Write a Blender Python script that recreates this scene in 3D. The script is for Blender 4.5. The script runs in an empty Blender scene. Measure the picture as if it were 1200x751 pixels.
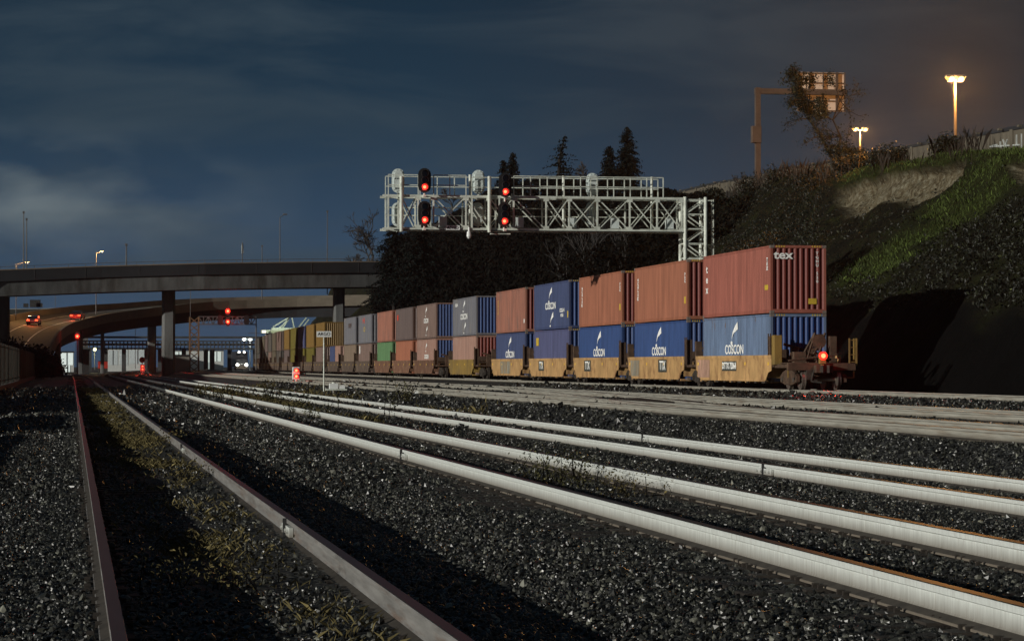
import bpy, math, random
import numpy as np
from mathutils import Vector, Matrix
R = math.radians
rng = np.random.default_rng(7)
random.seed(7)
S = bpy.context.scene
COL = S.collection

# ---------------------------------------------------------------- camera
F, VX, HY, CX, CY = 3100.0, 84.0, 428.0, 600.0, 375.5
CAMZ = 1.21
YAW = math.atan((CX - VX) / F)
PIT = math.atan((HY - CY) / F)
cam = bpy.data.cameras.new('camera'); co = bpy.data.objects.new('camera', cam); COL.objects.link(co)
co.location = (0, 0, CAMZ); co.rotation_euler = (R(90) + PIT, 0, -YAW)
cam.sensor_width = 36; cam.sensor_fit = 'HORIZONTAL'; cam.lens = F / 1200 * 36
cam.clip_start = 0.1; cam.clip_end = 9000
S.camera = co
HAZE = 0.8e-4
SUN_EL, SUN_AZ = 11.2, 24.0        # lamp-like light from the left, a little from behind the camera
S.view_settings.view_transform = 'Standard'; S.view_settings.look = 'None'
S.view_settings.exposure = 0.0; S.view_settings.gamma = 1.0
sd = bpy.data.lights.new('yard_light', 'SUN'); so = bpy.data.objects.new('yard_light', sd); COL.objects.link(so)
sd.energy = 3.1; sd.angle = R(0.6); sd.color = (1.0, 0.965, 0.88)
d = Vector((math.cos(R(SUN_AZ)) * math.cos(R(SUN_EL)), math.sin(R(SUN_AZ)) * math.cos(R(SUN_EL)), -math.sin(R(SUN_EL))))
so.rotation_euler = d.to_track_quat('-Z', 'Y').to_euler()
W = bpy.data.worlds.new('World'); S.world = W; W.use_nodes = True
nt = W.node_tree; N = nt.nodes; L = nt.links; N.clear()
out = N.new('ShaderNodeOutputWorld'); bg = N.new('ShaderNodeBackground'); L.new(bg.outputs[0], out.inputs[0])
sky = N.new('ShaderNodeTexSky'); sky.sky_type = 'NISHITA'; sky.sun_disc = False
sky.sun_elevation = R(SUN_EL); sky.sun_rotation = math.atan2(-d.x, -d.y)
tc = N.new('ShaderNodeTexCoord'); sep = N.new('ShaderNodeSeparateXYZ'); L.new(tc.outputs['Generated'], sep.inputs[0])
def wramp(src, stops):
    r = N.new('ShaderNodeValToRGB'); e = r.color_ramp.elements
    while len(e) < len(stops): e.new(0.5)
    for k, (p, c) in enumerate(stops): e[k].position = p; e[k].color = (*c, 1)
    L.new(src, r.inputs[0]); return r
def wmap(src, a, b):
    m = N.new('ShaderNodeMapRange'); m.inputs[1].default_value = a; m.inputs[2].default_value = b; L.new(src, m.inputs[0]); return m.outputs[0]
def wmix(fac, a, b, mode='MIX'):
    m = N.new('ShaderNodeMix'); m.data_type = 'RGBA'; m.blend_type = mode
    if isinstance(fac, float): m.inputs[0].default_value = fac
    else: L.new(fac, m.inputs[0])
    for s, v in ((6, a), (7, b)):
        if isinstance(v, tuple): m.inputs[s].default_value = (*v, 1)
        else: L.new(v, m.inputs[s])
    return m.outputs[2]
elev = wmap(sep.outputs['Z'], 0.0, 0.17)
blue = wramp(elev, [(0.0, (.042, .078, .140)), (0.25, (.034, .066, .115)), (0.55, (.0150, .037, .064)), (1.0, (.0062, .0195, .037))])
grey = wramp(elev, [(0.0, (.044, .041, .046)), (0.45, (.034, .033, .037)), (1.0, (.019, .020, .024))])
azi = wmap(sep.outputs['X'], 0.13, 0.33)
azr = wramp(azi, [(0.0, (0, 0, 0)), (0.5, (.35, .35, .35)), (1.0, (1, 1, 1))])
base = wmix(azr.outputs[0], blue.outputs[0], grey.outputs[0])
mp = N.new('ShaderNodeMapping'); L.new(tc.outputs['Generated'], mp.inputs[0]); mp.inputs['Scale'].default_value = (9, 9, 42)
mp.inputs['Rotation'].default_value = (0, R(4), 0)
ns = N.new('ShaderNodeTexNoise'); ns.inputs['Scale'].default_value = 1.0; ns.inputs['Detail'].default_value = 6; ns.inputs['Roughness'].default_value = .55; ns.inputs['Distortion'].default_value = .5
L.new(mp.outputs[0], ns.inputs['Vector'])
cl = wramp(ns.outputs[0], [(0.44, (0, 0, 0)), (0.66, (1, 1, 1))])
cloudc = wmix(azr.outputs[0], (.040, .062, .082), (.052, .047, .047))
mfac = N.new('ShaderNodeMath'); mfac.operation = 'MULTIPLY'; L.new(cl.outputs[0], mfac.inputs[0]); mfac.inputs[1].default_value = .6
c1 = wmix(mfac.outputs[0], base, cloudc)
# a bank of lit cloud low on the left
mp2 = N.new('ShaderNodeMapping'); L.new(tc.outputs['Generated'], mp2.inputs[0]); mp2.inputs['Scale'].default_value = (16, 16, 38); mp2.inputs['Location'].default_value = (3.1, 0, .4)
n2 = N.new('ShaderNodeTexNoise'); n2.inputs['Scale'].default_value = 1; n2.inputs['Detail'].default_value = 5; L.new(mp2.outputs[0], n2.inputs['Vector'])
c2r = wramp(n2.outputs[0], [(0.42, (0, 0, 0)), (0.68, (1, 1, 1))])
band = wramp(wmap(sep.outputs['Z'], 0.03, 0.10), [(0.0, (0, 0, 0)), (0.4, (1, 1, 1)), (0.62, (.8, .8, .8)), (0.9, (0, 0, 0))])
leftm = wramp(wmap(sep.outputs['X'], -0.06, 0.09), [(0.0, (1, 1, 1)), (0.3, (.8, .8, .8)), (1.0, (0, 0, 0))])
m1 = N.new('ShaderNodeMath'); m1.operation = 'MULTIPLY'; L.new(c2r.outputs[0], m1.inputs[0]); L.new(band.outputs[0], m1.inputs[1])
m2 = N.new('ShaderNodeMath'); m2.operation = 'MULTIPLY'; L.new(m1.outputs[0], m2.inputs[0]); L.new(leftm.outputs[0], m2.inputs[1])
c2 = wmix(m2.outputs[0], c1, (.150, .185, .200))
c3 = wmix(0.0003, c2, sky.outputs[0], 'ADD')
L.new(c3, bg.inputs[0]); bg.inputs[1].default_value = 1.0
W.cycles_visibility.camera = True

# ---------------------------------------------------------------- helpers
def pix_dir(px, py):
    f = Vector((math.sin(YAW) * math.cos(PIT), math.cos(YAW) * math.cos(PIT), math.sin(PIT)))
    r = Vector((math.cos(YAW), -math.sin(YAW), 0)); u = r.cross(f)
    return f + r * ((px - CX) / F) + u * ((CY - py) / F)
def at(px, py, Y):
    d = pix_dir(px, py); return Vector((0, 0, CAMZ)) + d * (Y / d.y)
def atz(px, py, Z):
    return Vector((0, 0, CAMZ)) + pix_dir(px, py) * Z
def proj(P):
    P = np.asarray(P, float) - np.array([0, 0, CAMZ])
    f = np.array([math.sin(YAW) * math.cos(PIT), math.cos(YAW) * math.cos(PIT), math.sin(PIT)])
    r = np.array([math.cos(YAW), -math.sin(YAW), 0]); u = np.cross(r, f)
    z = P @ f; return CX + F * (P @ r) / z, CY - F * (P @ u) / z

MATS = {}
def mat(name, col, rough=.7, metal=0, var=.25, scale=3., bump=0., bscale=40., spec=.4, emit=None, estr=0, col2=None, stretch=None, attr=None, rand=0., c2lo=.5, c2hi=.62, c2scale=None, zfade=None):
    if name in MATS: return MATS[name]
    m = bpy.data.materials.new(name); m.use_nodes = True; n = m.node_tree.nodes; l = m.node_tree.links
    b = n['Principled BSDF']; b.inputs['Roughness'].default_value = rough; b.inputs['Metallic'].default_value = metal
    b.inputs['Specular IOR Level'].default_value = spec
    tc = n.new('ShaderNodeTexCoord'); mp = n.new('ShaderNodeMapping'); l.new(tc.outputs['Object'], mp.inputs[0])
    if stretch: mp.inputs['Scale'].default_value = stretch
    ns = n.new('ShaderNodeTexNoise'); ns.inputs['Scale'].default_value = scale; ns.inputs['Detail'].default_value = 6; ns.inputs['Roughness'].default_value = .62
    l.new(mp.outputs[0], ns.inputs['Vector'])
    rp = n.new('ShaderNodeMapRange'); rp.inputs[1].default_value = .3; rp.inputs[2].default_value = .7; rp.inputs[3].default_value = 1 - var; rp.inputs[4].default_value = 1 + var
    l.new(ns.outputs[0], rp.inputs[0])
    val = rp.outputs[0]
    if rand:
        oi = n.new('ShaderNodeObjectInfo'); rr = n.new('ShaderNodeMapRange'); rr.inputs[3].default_value = 1 - rand; rr.inputs[4].default_value = 1 + rand
        l.new(oi.outputs['Random'], rr.inputs[0]); mm = n.new('ShaderNodeMath'); mm.operation = 'MULTIPLY'; l.new(val, mm.inputs[0]); l.new(rr.outputs[0], mm.inputs[1]); val = mm.outputs[0]
    if attr:
        at_ = n.new('ShaderNodeAttribute'); at_.attribute_name = attr
        mm = n.new('ShaderNodeMath'); mm.operation = 'MULTIPLY'; l.new(val, mm.inputs[0]); l.new(at_.outputs['Fac'], mm.inputs[1]); val = mm.outputs[0]
    vm = n.new('ShaderNodeVectorMath'); vm.operation = 'SCALE'; l.new(val, vm.inputs['Scale'])
    if col2:
        n3 = n.new('ShaderNodeTexNoise'); n3.inputs['Scale'].default_value = c2scale or scale * .6; n3.inputs['Detail'].default_value = 8; n3.inputs['Roughness'].default_value = .7
        l.new(mp.outputs[0], n3.inputs['Vector'])
        r3 = n.new('ShaderNodeValToRGB'); r3.color_ramp.elements[0].position = c2lo; r3.color_ramp.elements[1].position = c2hi; l.new(n3.outputs[0], r3.inputs[0])
        mx = n.new('ShaderNodeMix'); mx.data_type = 'RGBA'; l.new(r3.outputs[0], mx.inputs[0]); mx.inputs[6].default_value = (*col, 1); mx.inputs[7].default_value = (*col2, 1)
        l.new(mx.outputs[2], vm.inputs[0])
    else: vm.inputs[0].default_value = col
    if zfade:      # second colour blended in towards the bottom, in the object's own height
        zs = n.new('ShaderNodeSeparateXYZ'); l.new(tc.outputs['Object'], zs.inputs[0]); zr_ = n.new('ShaderNodeMapRange'); zr_.inputs[1].default_value = zfade[0]; zr_.inputs[2].default_value = zfade[1]; zr_.inputs[3].default_value = 1; zr_.inputs[4].default_value = 0
        zn = n.new('ShaderNodeMath'); zn.operation = 'MULTIPLY_ADD'; zn.inputs[1].default_value = zfade[3]; l.new(ns.outputs[0], zn.inputs[0]); l.new(zs.outputs['Z'], zn.inputs[2]); l.new(zn.outputs[0], zr_.inputs[0])
        zm = n.new('ShaderNodeMix'); zm.data_type = 'RGBA'; l.new(zr_.outputs[0], zm.inputs[0]); zm.inputs[7].default_value = (*zfade[2], 1)
        if vm.inputs[0].is_linked: l.new(vm.inputs[0].links[0].from_socket, zm.inputs[6])
        else: zm.inputs[6].default_value = (*col, 1)
        l.new(zm.outputs[2], vm.inputs[0])
    l.new(vm.outputs[0], b.inputs['Base Color'])
    if bump:
        nb = n.new('ShaderNodeTexNoise'); nb.inputs['Scale'].default_value = bscale; nb.inputs['Detail'].default_value = 5; l.new(tc.outputs['Object'], nb.inputs['Vector'])
        bp = n.new('ShaderNodeBump'); bp.inputs['Strength'].default_value = bump; bp.inputs['Distance'].default_value = .05; l.new(nb.outputs[0], bp.inputs['Height']); l.new(bp.outputs[0], b.inputs['Normal'])
    if emit: b.inputs['Emission Color'].default_value = (*emit, 1); b.inputs['Emission Strength'].default_value = estr
    MATS[name] = m; return m

def wloc(o):
    v = Vector((0, 0, 0))
    while o: v += o.location; o = o.parent
    return v
class MB:
    def __init__(s): s.v = []; s.f = []; s.g = []
    def add(s, vs, fs):
        b = len(s.v); s.g.append((b, len(s.f))); s.v += [tuple(v) for v in vs]; s.f += [tuple(b + i for i in f) for f in fs]; return s
    def box(s, c, d):
        x, y, z = c; a, b, e = d[0] / 2, d[1] / 2, d[2] / 2
        return s.add([(x + i * a, y + j * b, z + k * e) for i in (-1, 1) for j in (-1, 1) for k in (-1, 1)],
              [(0, 1, 3, 2), (4, 6, 7, 5), (0, 4, 5, 1), (2, 3, 7, 6), (0, 2, 6, 4), (1, 5, 7, 3)])
    def tube(s, p, q, r, n=8, r2=None, caps=True, ph=0.):
        p, q = Vector(p), Vector(q); a = q - p
        if a.length < 1e-6: return s
        a.normalize()
        t = Vector((0, 0, 1)) if abs(a.z) < .95 else Vector((0, 1, 0)); u = a.cross(t).normalized(); w = a.cross(u)
        r2 = r if r2 is None else r2
        vs = [p + (u * math.cos(2 * math.pi * i / n + ph) + w * math.sin(2 * math.pi * i / n + ph)) * r for i in range(n)] + \
             [q + (u * math.cos(2 * math.pi * i / n + ph) + w * math.sin(2 * math.pi * i / n + ph)) * r2 for i in range(n)]
        fs = [(i, (i + 1) % n, n + (i + 1) % n, n + i) for i in range(n)]
        if caps: fs += [tuple(range(n))[::-1], tuple(range(n, 2 * n))]
        return s.add(vs, fs)
    def bar(s, p, q, w): return s.tube(p, q, w * .7071, 4, ph=math.pi / 4)
    def prism(s, pts, off):          # polygon pts (3d) extruded by vector off
        n = len(pts); off = Vector(off)
        vs = [Vector(p) for p in pts] + [Vector(p) + off for p in pts]
        return s.add(vs, [tuple(range(n))[::-1], tuple(range(n, 2 * n))] + [(i, (i + 1) % n, n + (i + 1) % n, n + i) for i in range(n)])
    def sweep(s, prof, frames, closed=True, caps=True):   # prof: list of (a,b); frames: list of (origin, A, B)
        n = len(prof); vs = []
        for o, A, B in frames: vs += [o + A * a + B * b for a, b in prof]
        fs = []
        for k in range(len(frames) - 1):
            for i in range(n if closed else n - 1):
                j = (i + 1) % n; fs.append((k * n + i, k * n + j, (k + 1) * n + j, (k + 1) * n + i))
        if caps and closed: fs += [tuple(range(n))[::-1], tuple((len(frames) - 1) * n + i for i in range(n))]
        return s.add(vs, fs)
    def disc(s, c, r, axis, n=16, th=.01): c = Vector(c); return s.tube(c, c + Vector(axis) * th, r, n)
    def each(s, name, m, parent=None, world=False):     # every added shape becomes a part of its own
        gs = s.g + [(len(s.v), len(s.f))]
        for (v0, f0), (v1, f1) in zip(gs, gs[1:]):
            q = MB(); q.v = s.v[v0:v1]; q.f = [tuple(i - v0 for i in f) for f in s.f[f0:f1]]; q.build(name, m, parent, world)
    def build(s, name, m, parent=None, world=False, smooth=False, bevel=0):
        off = wloc(parent) if (parent and world) else Vector((0, 0, 0))
        me = bpy.data.meshes.new(name); me.from_pydata([tuple(Vector(v) - off) for v in s.v], [], s.f)
        me.update()
        import bmesh
        bm = bmesh.new(); bm.from_mesh(me); bmesh.ops.recalc_face_normals(bm, faces=bm.faces); bm.to_mesh(me); bm.free()
        if smooth: me.polygons.foreach_set('use_smooth', [True] * len(me.polygons))
        return link(name, me, m, parent, bevel)
def link(name, me, m, parent=None, bevel=0):
    o = bpy.data.objects.new(name, me); COL.objects.link(o)
    if m and not me.materials: me.materials.append(m)
    if parent: o.parent = parent
    if bevel:
        b = o.modifiers.new('bevel', 'BEVEL'); b.width = bevel; b.segments = 2; b.limit_method = 'ANGLE'
    return o
def tag(o, label=None, cat=None, group=None, kind=None):
    if label: o['label'] = label
    if cat: o['category'] = cat
    if group: o['group'] = group
    if kind: o['kind'] = kind
    return o
def thing(name, label, cat, loc=(0, 0, 0), group=None, rz=0):
    o = bpy.data.objects.new(name, None); COL.objects.link(o); o.location = loc; o.rotation_euler = (0, 0, rz); o.empty_display_size = .2
    return tag(o, label, cat, group)
def copy_tree(o, parent=None):
    c = o.copy(); COL.objects.link(c); c.parent = parent
    for ch in list(o.children): copy_tree(ch, c)
    return c
def np_mesh(name, V, Fc, m, attr=None, smooth=False, parent=None):
    """V (n,3), Fc (k,3 or 4)"""
    me = bpy.data.meshes.new(name); nv, nf, k = len(V), len(Fc), Fc.shape[1]
    me.vertices.add(nv); me.vertices.foreach_set('co', np.ascontiguousarray(V, np.float32).ravel())
    me.loops.add(nf * k); me.loops.foreach_set('vertex_index', np.ascontiguousarray(Fc, np.int32).ravel())
    me.polygons.add(nf); me.polygons.foreach_set('loop_start', np.arange(0, nf * k, k, dtype=np.int32))
    try: me.polygons.foreach_set('loop_total', np.full(nf, k, np.int32))
    except Exception: pass
    me.polygons.foreach_set('use_smooth', np.full(nf, smooth))
    if attr is not None:
        for an, av in attr.items():
            a = me.attributes.new(an, 'FLOAT', 'POINT'); a.data.foreach_set('value', np.ascontiguousarray(av, np.float32))
    me.update(calc_edges=True); me.validate()
    return link(name, me, m, parent)
def text(name, s, size, m, parent, loc, rot, th=.003, bold=0, xs=1.0):
    cu = bpy.data.curves.new('t', 'FONT'); cu.body = s; cu.size = size; cu.extrude = th; cu.offset = bold; cu.align_x = 'CENTER'; cu.align_y = 'CENTER'; cu.resolution_u = 3
    o = bpy.data.objects.new('t', cu); COL.objects.link(o)
    bpy.context.view_layer.update()
    me = bpy.data.meshes.new_from_object(o); bpy.data.objects.remove(o); bpy.data.curves.remove(cu)
    me.name = name; me.materials.clear()
    t = link(name, me, m, parent); t.location = loc; t.rotation_euler = rot; t.scale = (xs, 1, 1); return t
def lamp(name, loc, col, power, parent=None, size=.1):
    l_ = bpy.data.lights.new(name, 'POINT'); l_.energy = power; l_.color = col; l_.shadow_soft_size = size
    o = bpy.data.objects.new(name, l_); COL.objects.link(o); o.location = loc
    if parent: o.parent = parent
    return o
def beam(parent, loc, power, col=(1, .045, .02), size=14, world=None):   # extra spot at a red lamp, aimed at the camera for its halo
    l_ = bpy.data.lights.new('signal_beam', 'SPOT'); l_.energy = power; l_.color = col; l_.spot_size = R(size); l_.spot_blend = .9; l_.shadow_soft_size = .12
    o = bpy.data.objects.new('signal_beam', l_); COL.objects.link(o); o.parent = parent; o.location = loc
    w = wloc(o); o.rotation_euler = (Vector((0, 0, CAMZ)) - w).to_track_quat('-Z', 'Y').to_euler(); return o
def vnoise(x, y, seed=0):            # smooth value noise, numpy
    x = np.asarray(x, float); y = np.asarray(y, float)
    xi = np.floor(x).astype(int); yi = np.floor(y).astype(int); fx = x - xi; fy = y - yi
    fx = fx * fx * (3 - 2 * fx); fy = fy * fy * (3 - 2 * fy)
    def h(a, b):
        n = (a * 374761393 + b * 668265263 + seed * 982451653) & 0x7fffffff
        n = ((n ^ (n >> 13)) * 1274126177) & 0x7fffffff
        return ((n ^ (n >> 16)) & 0xffff) / 65535.0
    return (h(xi, yi) * (1 - fx) + h(xi + 1, yi) * fx) * (1 - fy) + (h(xi, yi + 1) * (1 - fx) + h(xi + 1, yi + 1) * fx) * fy
def fbm(x, y, seed=0, o=4):
    s = 0; a = .5; t = 0
    for k in range(o): s = s + a * vnoise(x * 2 ** k, y * 2 ** k, seed + k); t += a; a *= .5
    return s / t - .5

# ---------------------------------------------------------------- layout of the line
def bend(Y):     # the main tracks swing right in the distance
    Y = np.asarray(Y, float); return np.where(Y > 285, (Y - 285) ** 2 / 8600.0, 0.0)
def bendA(Y):    # the old siding swings left far away
    Y = np.asarray(Y, float); return np.where(Y > 310, -(Y - 310) ** 2 / 1900.0, 0.0)
G = 1.507 / 2
TR = dict(A=(0.965, 0.0), B=(5.07, 0.11), C=(9.19, 0.0), D=(13.25, 0.32), E=(17.6, 0.32), T=(30.5, 0.2))
TX, TZ = TR['T']
PROF = [(-60, -.45), (-12, -.42), (-5, -.34), (-2.2, -.24), (-.9, -.19), (-.2, -.185), (.0, -.185), (1.0, -.19), (1.9, -.135), (2.15, -.135), (2.7, -.235), (3.05, -.2), (3.5, -.11), (3.85, -.09),
        (4.15, -.09), (5.07, -.085), (6.0, -.09), (6.45, -.1), (7.15, -.22), (7.8, -.18), (8.2, -.165), (9.19, -.16), (10.2, -.165), (10.65, -.2), (11.1, -.27), (11.6, -.1), (12.1, .13), (12.4, .15), (13.25, .155), (14.2, .15),
        (15.4, .09), (16.6, .15), (17.6, .155), (18.6, .15), (19.2, .1), (20.4, -.12), (24, -.15), (27.6, -.12), (29.0, .02), (30.5, .03), (32.0, .02), (33.4, -.12), (37.5, -.1), (60, -.2)]
PX, PZ_ = np.array([p[0] for p in PROF]), np.array([p[1] for p in PROF])
def bedz(X, Y):
    X = np.asarray(X, float); Y = np.asarray(Y, float)
    z = np.interp(X - bend(Y) * np.clip((X - 2.4) / 2, 0, 1), PX, PZ_)
    return z + .045 * fbm(X * 1.4, Y * 1.1, 3) + .035 * fbm(X * .35, Y * .22, 11)
# ---------------------------------------------------------------- ground and ballast
m_ground = mat('dark_yard_dirt', (.028, .025, .021), .95, var=.5, scale=.15, bump=.3, bscale=3)
MB().add([(-1500, -200, -.62), (1500, -200, -.62), (1500, 2600, -.62), (-1500, 2600, -.62)], [(0, 1, 2, 3)]).build('ground', m_ground)['kind'] = 'structure'

def ballast_mat():
    m = bpy.data.materials.new('ballast_bed'); m.use_nodes = True; n = m.node_tree.nodes; l = m.node_tree.links; b = n['Principled BSDF']
    tc = n.new('ShaderNodeTexCoord')
    v = n.new('ShaderNodeTexVoronoi'); v.inputs['Scale'].default_value = 16; l.new(tc.outputs['Object'], v.inputs['Vector'])
    sp = n.new('ShaderNodeSeparateColor'); l.new(v.outputs['Color'], sp.inputs[0])
    r = n.new('ShaderNodeValToRGB'); e = r.color_ramp.elements
    e[0].color = (.003, .003, .0028, 1); e[1].position = .95; e[1].color = (.07, .072, .066, 1); k = e.new(.6); k.color = (.009, .0093, .0083, 1)
    l.new(sp.outputs[0], r.inputs[0])
    ns = n.new('ShaderNodeTexNoise'); ns.inputs['Scale'].default_value = .6; ns.inputs['Detail'].default_value = 6; l.new(tc.outputs['Object'], ns.inputs['Vector'])
    mr = n.new('ShaderNodeMapRange'); mr.inputs[1].default_value = .35; mr.inputs[2].default_value = .65; mr.inputs[3].default_value = .55; mr.inputs[4].default_value = 1.3; l.new(ns.outputs[0], mr.inputs[0])
    at_ = n.new('ShaderNodeAttribute'); at_.attribute_name = 'soil'
    sc = n.new('ShaderNodeVectorMath'); sc.operation = 'SCALE'; l.new(r.outputs[0], sc.inputs[0]); l.new(mr.outputs[0], sc.inputs['Scale'])
    mx = n.new('ShaderNodeMix'); mx.data_type = 'RGBA'; l.new(at_.outputs['Fac'], mx.inputs[0]); l.new(sc.outputs[0], mx.inputs[6]); mx.inputs[7].default_value = (.018, .016, .010, 1)
    l.new(mx.outputs[2], b.inputs['Base Color']); b.inputs['Roughness'].default_value = .75
    n2 = n.new('ShaderNodeTexNoise'); n2.inputs['Scale'].default_value = 9; n2.inputs['Detail'].default_value = 3; l.new(tc.outputs['Object'], n2.inputs['Vector'])
    ad = n.new('ShaderNodeMath'); ad.operation = 'MULTIPLY_ADD'; ad.inputs[1].default_value = .6; l.new(n2.outputs[0], ad.inputs[0]); l.new(v.outputs['Distance'], ad.inputs[2])
    bp = n.new('ShaderNodeBump'); bp.inputs['Strength'].default_value = 1; bp.inputs['Distance'].default_value = .06; bp.invert = True; l.new(ad.outputs[0], bp.inputs['Height']); l.new(bp.outputs[0], b.inputs['Normal'])
    return m
xs = np.concatenate([np.arange(-16, -4, 1.), np.arange(-4, 16, .14), np.arange(16, 39, .4)])
ys = np.concatenate([np.arange(2, 60, .22), np.arange(60, 160, .8), np.arange(160, 700, 6)])
XX, YY = np.meshgrid(xs, ys)
XX = XX + bend(YY) * np.clip((XX - 2.4) / 2, 0, 1)
ZZ = bedz(XX, YY)
soil = np.clip(1.2 - np.abs(XX - .965) / 1.0, 0, 1) * np.clip(.75 + 1.6 * fbm(XX * .9, YY * .4, 5), 0, 1)
soil = np.maximum(soil, np.clip((-1.5 - XX) / 1.5, 0, 1) * .8)
soil = np.maximum(soil, np.clip((XX - 33.5) / 2, 0, 1))
nx, ny = len(xs), len(ys); idx = np.arange(nx * ny).reshape(ny, nx)
Q = np.stack([idx[:-1, :-1], idx[:-1, 1:], idx[1:, 1:], idx[1:, :-1]], -1).reshape(-1, 4)
bed = np_mesh('ballast_bed', np.stack([XX, YY, ZZ], -1).reshape(-1, 3), Q, ballast_mat(), {'soil': soil.ravel()}, smooth=True)
bed['kind'] = 'structure'

ICO_V = []; t_ = (1 + 5 ** .5) / 2
ICO_V = np.array([(-1, t_, 0), (1, t_, 0), (-1, -t_, 0), (1, -t_, 0), (0, -1, t_), (0, 1, t_), (0, -1, -t_), (0, 1, -t_), (t_, 0, -1), (t_, 0, 1), (-t_, 0, -1), (-t_, 0, 1)]) / 1.9
ICO_F = np.array([(0, 11, 5), (0, 5, 1), (0, 1, 7), (0, 7, 10), (0, 10, 11), (1, 5, 9), (5, 11, 4), (11, 10, 2), (10, 7, 6), (7, 1, 8), (3, 9, 4), (3, 4, 2), (3, 2, 6), (3, 6, 8), (3, 8, 9), (4, 9, 5), (2, 4, 11), (6, 2, 10), (8, 6, 7), (9, 8, 1)])
OCT_V = np.array([(1, 0, 0), (-1, 0, 0), (0, 1, 0), (0, -1, 0), (0, 0, 1), (0, 0, -1)], float)
OCT_F = np.array([(0, 2, 4), (2, 1, 4), (1, 3, 4), (3, 0, 4), (2, 0, 5), (1, 2, 5), (3, 1, 5), (0, 3, 5)])
def randrot(n):
    q = rng.normal(size=(n, 4)); q /= np.linalg.norm(q, axis=1)[:, None]; w, x, y, z = q.T
    return np.stack([np.stack([1 - 2 * (y * y + z * z), 2 * (x * y - z * w), 2 * (x * z + y * w)], -1), np.stack([2 * (x * y + z * w), 1 - 2 * (x * x + z * z), 2 * (y * z - x * w)], -1), np.stack([2 * (x * z - y * w), 2 * (y * z + x * w), 1 - 2 * (x * x + y * y)], -1)], 1)
def scatter(P, size, Vb, Fb, jit=.28, flat=(1, .78, .55)):
    n, k = len(P), len(Vb)
    V = Vb[None] * (1 + jit * rng.uniform(-1, 1, (n, k, 1))) * (np.array(flat) * rng.uniform(.75, 1.25, (n, 3)))[:, None] * size[:, None, None]
    V = np.einsum('nij,nkj->nki', randrot(n), V) + P[:, None]
    return V.reshape(-1, 3), (Fb[None] + (np.arange(n) * k)[:, None, None]).reshape(-1, 3)
def in_view(y0, y1, dens):
    n = int(dens * (y1 - y0) * 50); 
    Y = rng.uniform(y0, y1, n); X = rng.uniform(-14, 36, n)
    px, py = proj(np.stack([X, Y, np.full(n, -.1)], -1)); k = (px > -60) & (px < 1260) & (py < 800)
    return X[k], Y[k]
STV, STF, STT, base_i = [], [], [], 0
for y0, y1, dens, sz, Vb, Fb in ((8.5, 28, 1200, .0165, ICO_V, ICO_F), (28, 55, 420, .024, OCT_V, OCT_F), (55, 100, 75, .048, OCT_V, OCT_F), (100, 170, 14, .08, OCT_V, OCT_F)):
    X, Y = in_view(y0, y1, dens)
    keep = X < 33
    for kk, (c, z) in TR.items():
        for s_ in (-1, 1): keep &= np.abs(X - c - s_ * G) > .10
    inA = (np.abs(X - .965) < .72); keep &= ~inA | (rng.uniform(size=len(X)) < .10 + .25 * (fbm(X * .9, Y * .4, 5) < -.05))
    keep &= (X > -1.2) | (Y > 1e9) | (rng.uniform(size=len(X)) < .75)
    inB = (np.abs(X - 5.07) < .66) & (Y < 60); keep &= ~inB | (rng.uniform(size=len(X)) < .62)
    X, Y = X[keep], Y[keep]; size = sz * np.exp(rng.normal(0, .28, len(X)))
    P = np.stack([X, Y, bedz(X, Y) + size * rng.uniform(-.25, .55, len(X))], -1)
    V, Fc = scatter(P, size, Vb, Fb)
    tone = np.exp(rng.normal(-.95, 1.15, len(X))); tone[rng.uniform(size=len(X)) < .035] *= 2.4
    tone = np.clip(tone, .06, 6.0)
    STV.append(V); STF.append(Fc + base_i); base_i += len(V); STT.append(np.repeat(tone, len(Vb)))
m_stone = mat('crushed_basalt', (.037, .037, .030), .38, var=.3, scale=14, attr='tone', spec=.55)
st = np_mesh('ballast_stones', np.concatenate(STV), np.concatenate(STF), m_stone, {'tone': np.concatenate(STT)})
tag(st, 'dark crushed stone ballast heaped between and beside the tracks', 'ballast', kind='stuff')

# ---------------------------------------------------------------- tracks
m_railside = mat('dusty_rail_steel', (.60, .63, .60), .55, var=.11, scale=9, stretch=(1, 4, .5), col2=(.38, .36, .31), c2lo=.55, c2hi=.8, spec=.3, zfade=(.035, .135, (.17, .145, .115), .03))
m_railold = mat('siding_rail_steel', (.20, .195, .185), .5, var=.3, scale=5, stretch=(1, .3, 4), col2=(.12, .075, .05), c2lo=.5, c2hi=.75, spec=.3)
m_raildull = mat('far_rail_steel', (.30, .29, .25), .6, var=.25, scale=4, stretch=(1, .25, 4), col2=(.16, .11, .07), c2lo=.5, c2hi=.8, spec=.3, zfade=(.03, .11, (.09, .075, .055), .03))
m_head = mat('polished_rail_head', (.085, .082, .080), .48, metal=1, var=.15, scale=6, stretch=(1, .1, 1))
m_wood = mat('creosoted_sleeper_wood', (.020, .016, .013), .9, var=.5, scale=7, stretch=(.6, 6, 4), bump=.5, bscale=25)
m_plate = mat('rusty_tie_plate', (.030, .024, .019), .8, var=.4, scale=10)
m_darkst = mat('dark_steel', (.03, .03, .03), .6, var=.3)
FP = [(-.0655, -.1655), (-.0655, -.156), (-.019, -.136), (.019, -.136), (.0655, -.156), (.0655, -.1655)]
m_foot = mat('grimy_rail_foot', (.045, .038, .030), .85, var=.4, scale=8)
RP = [(-.070, -.172), (-.070, -.160), (-.018, -.140), (-.009, -.125), (-.009, -.048), (-.034, -.038), (-.036, -.010), (-.028, 0), (.028, 0), (.036, -.010), (.034, -.038), (.009, -.048), (.009, -.125), (.018, -.140), (.070, -.160), (.070, -.172)]
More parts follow.
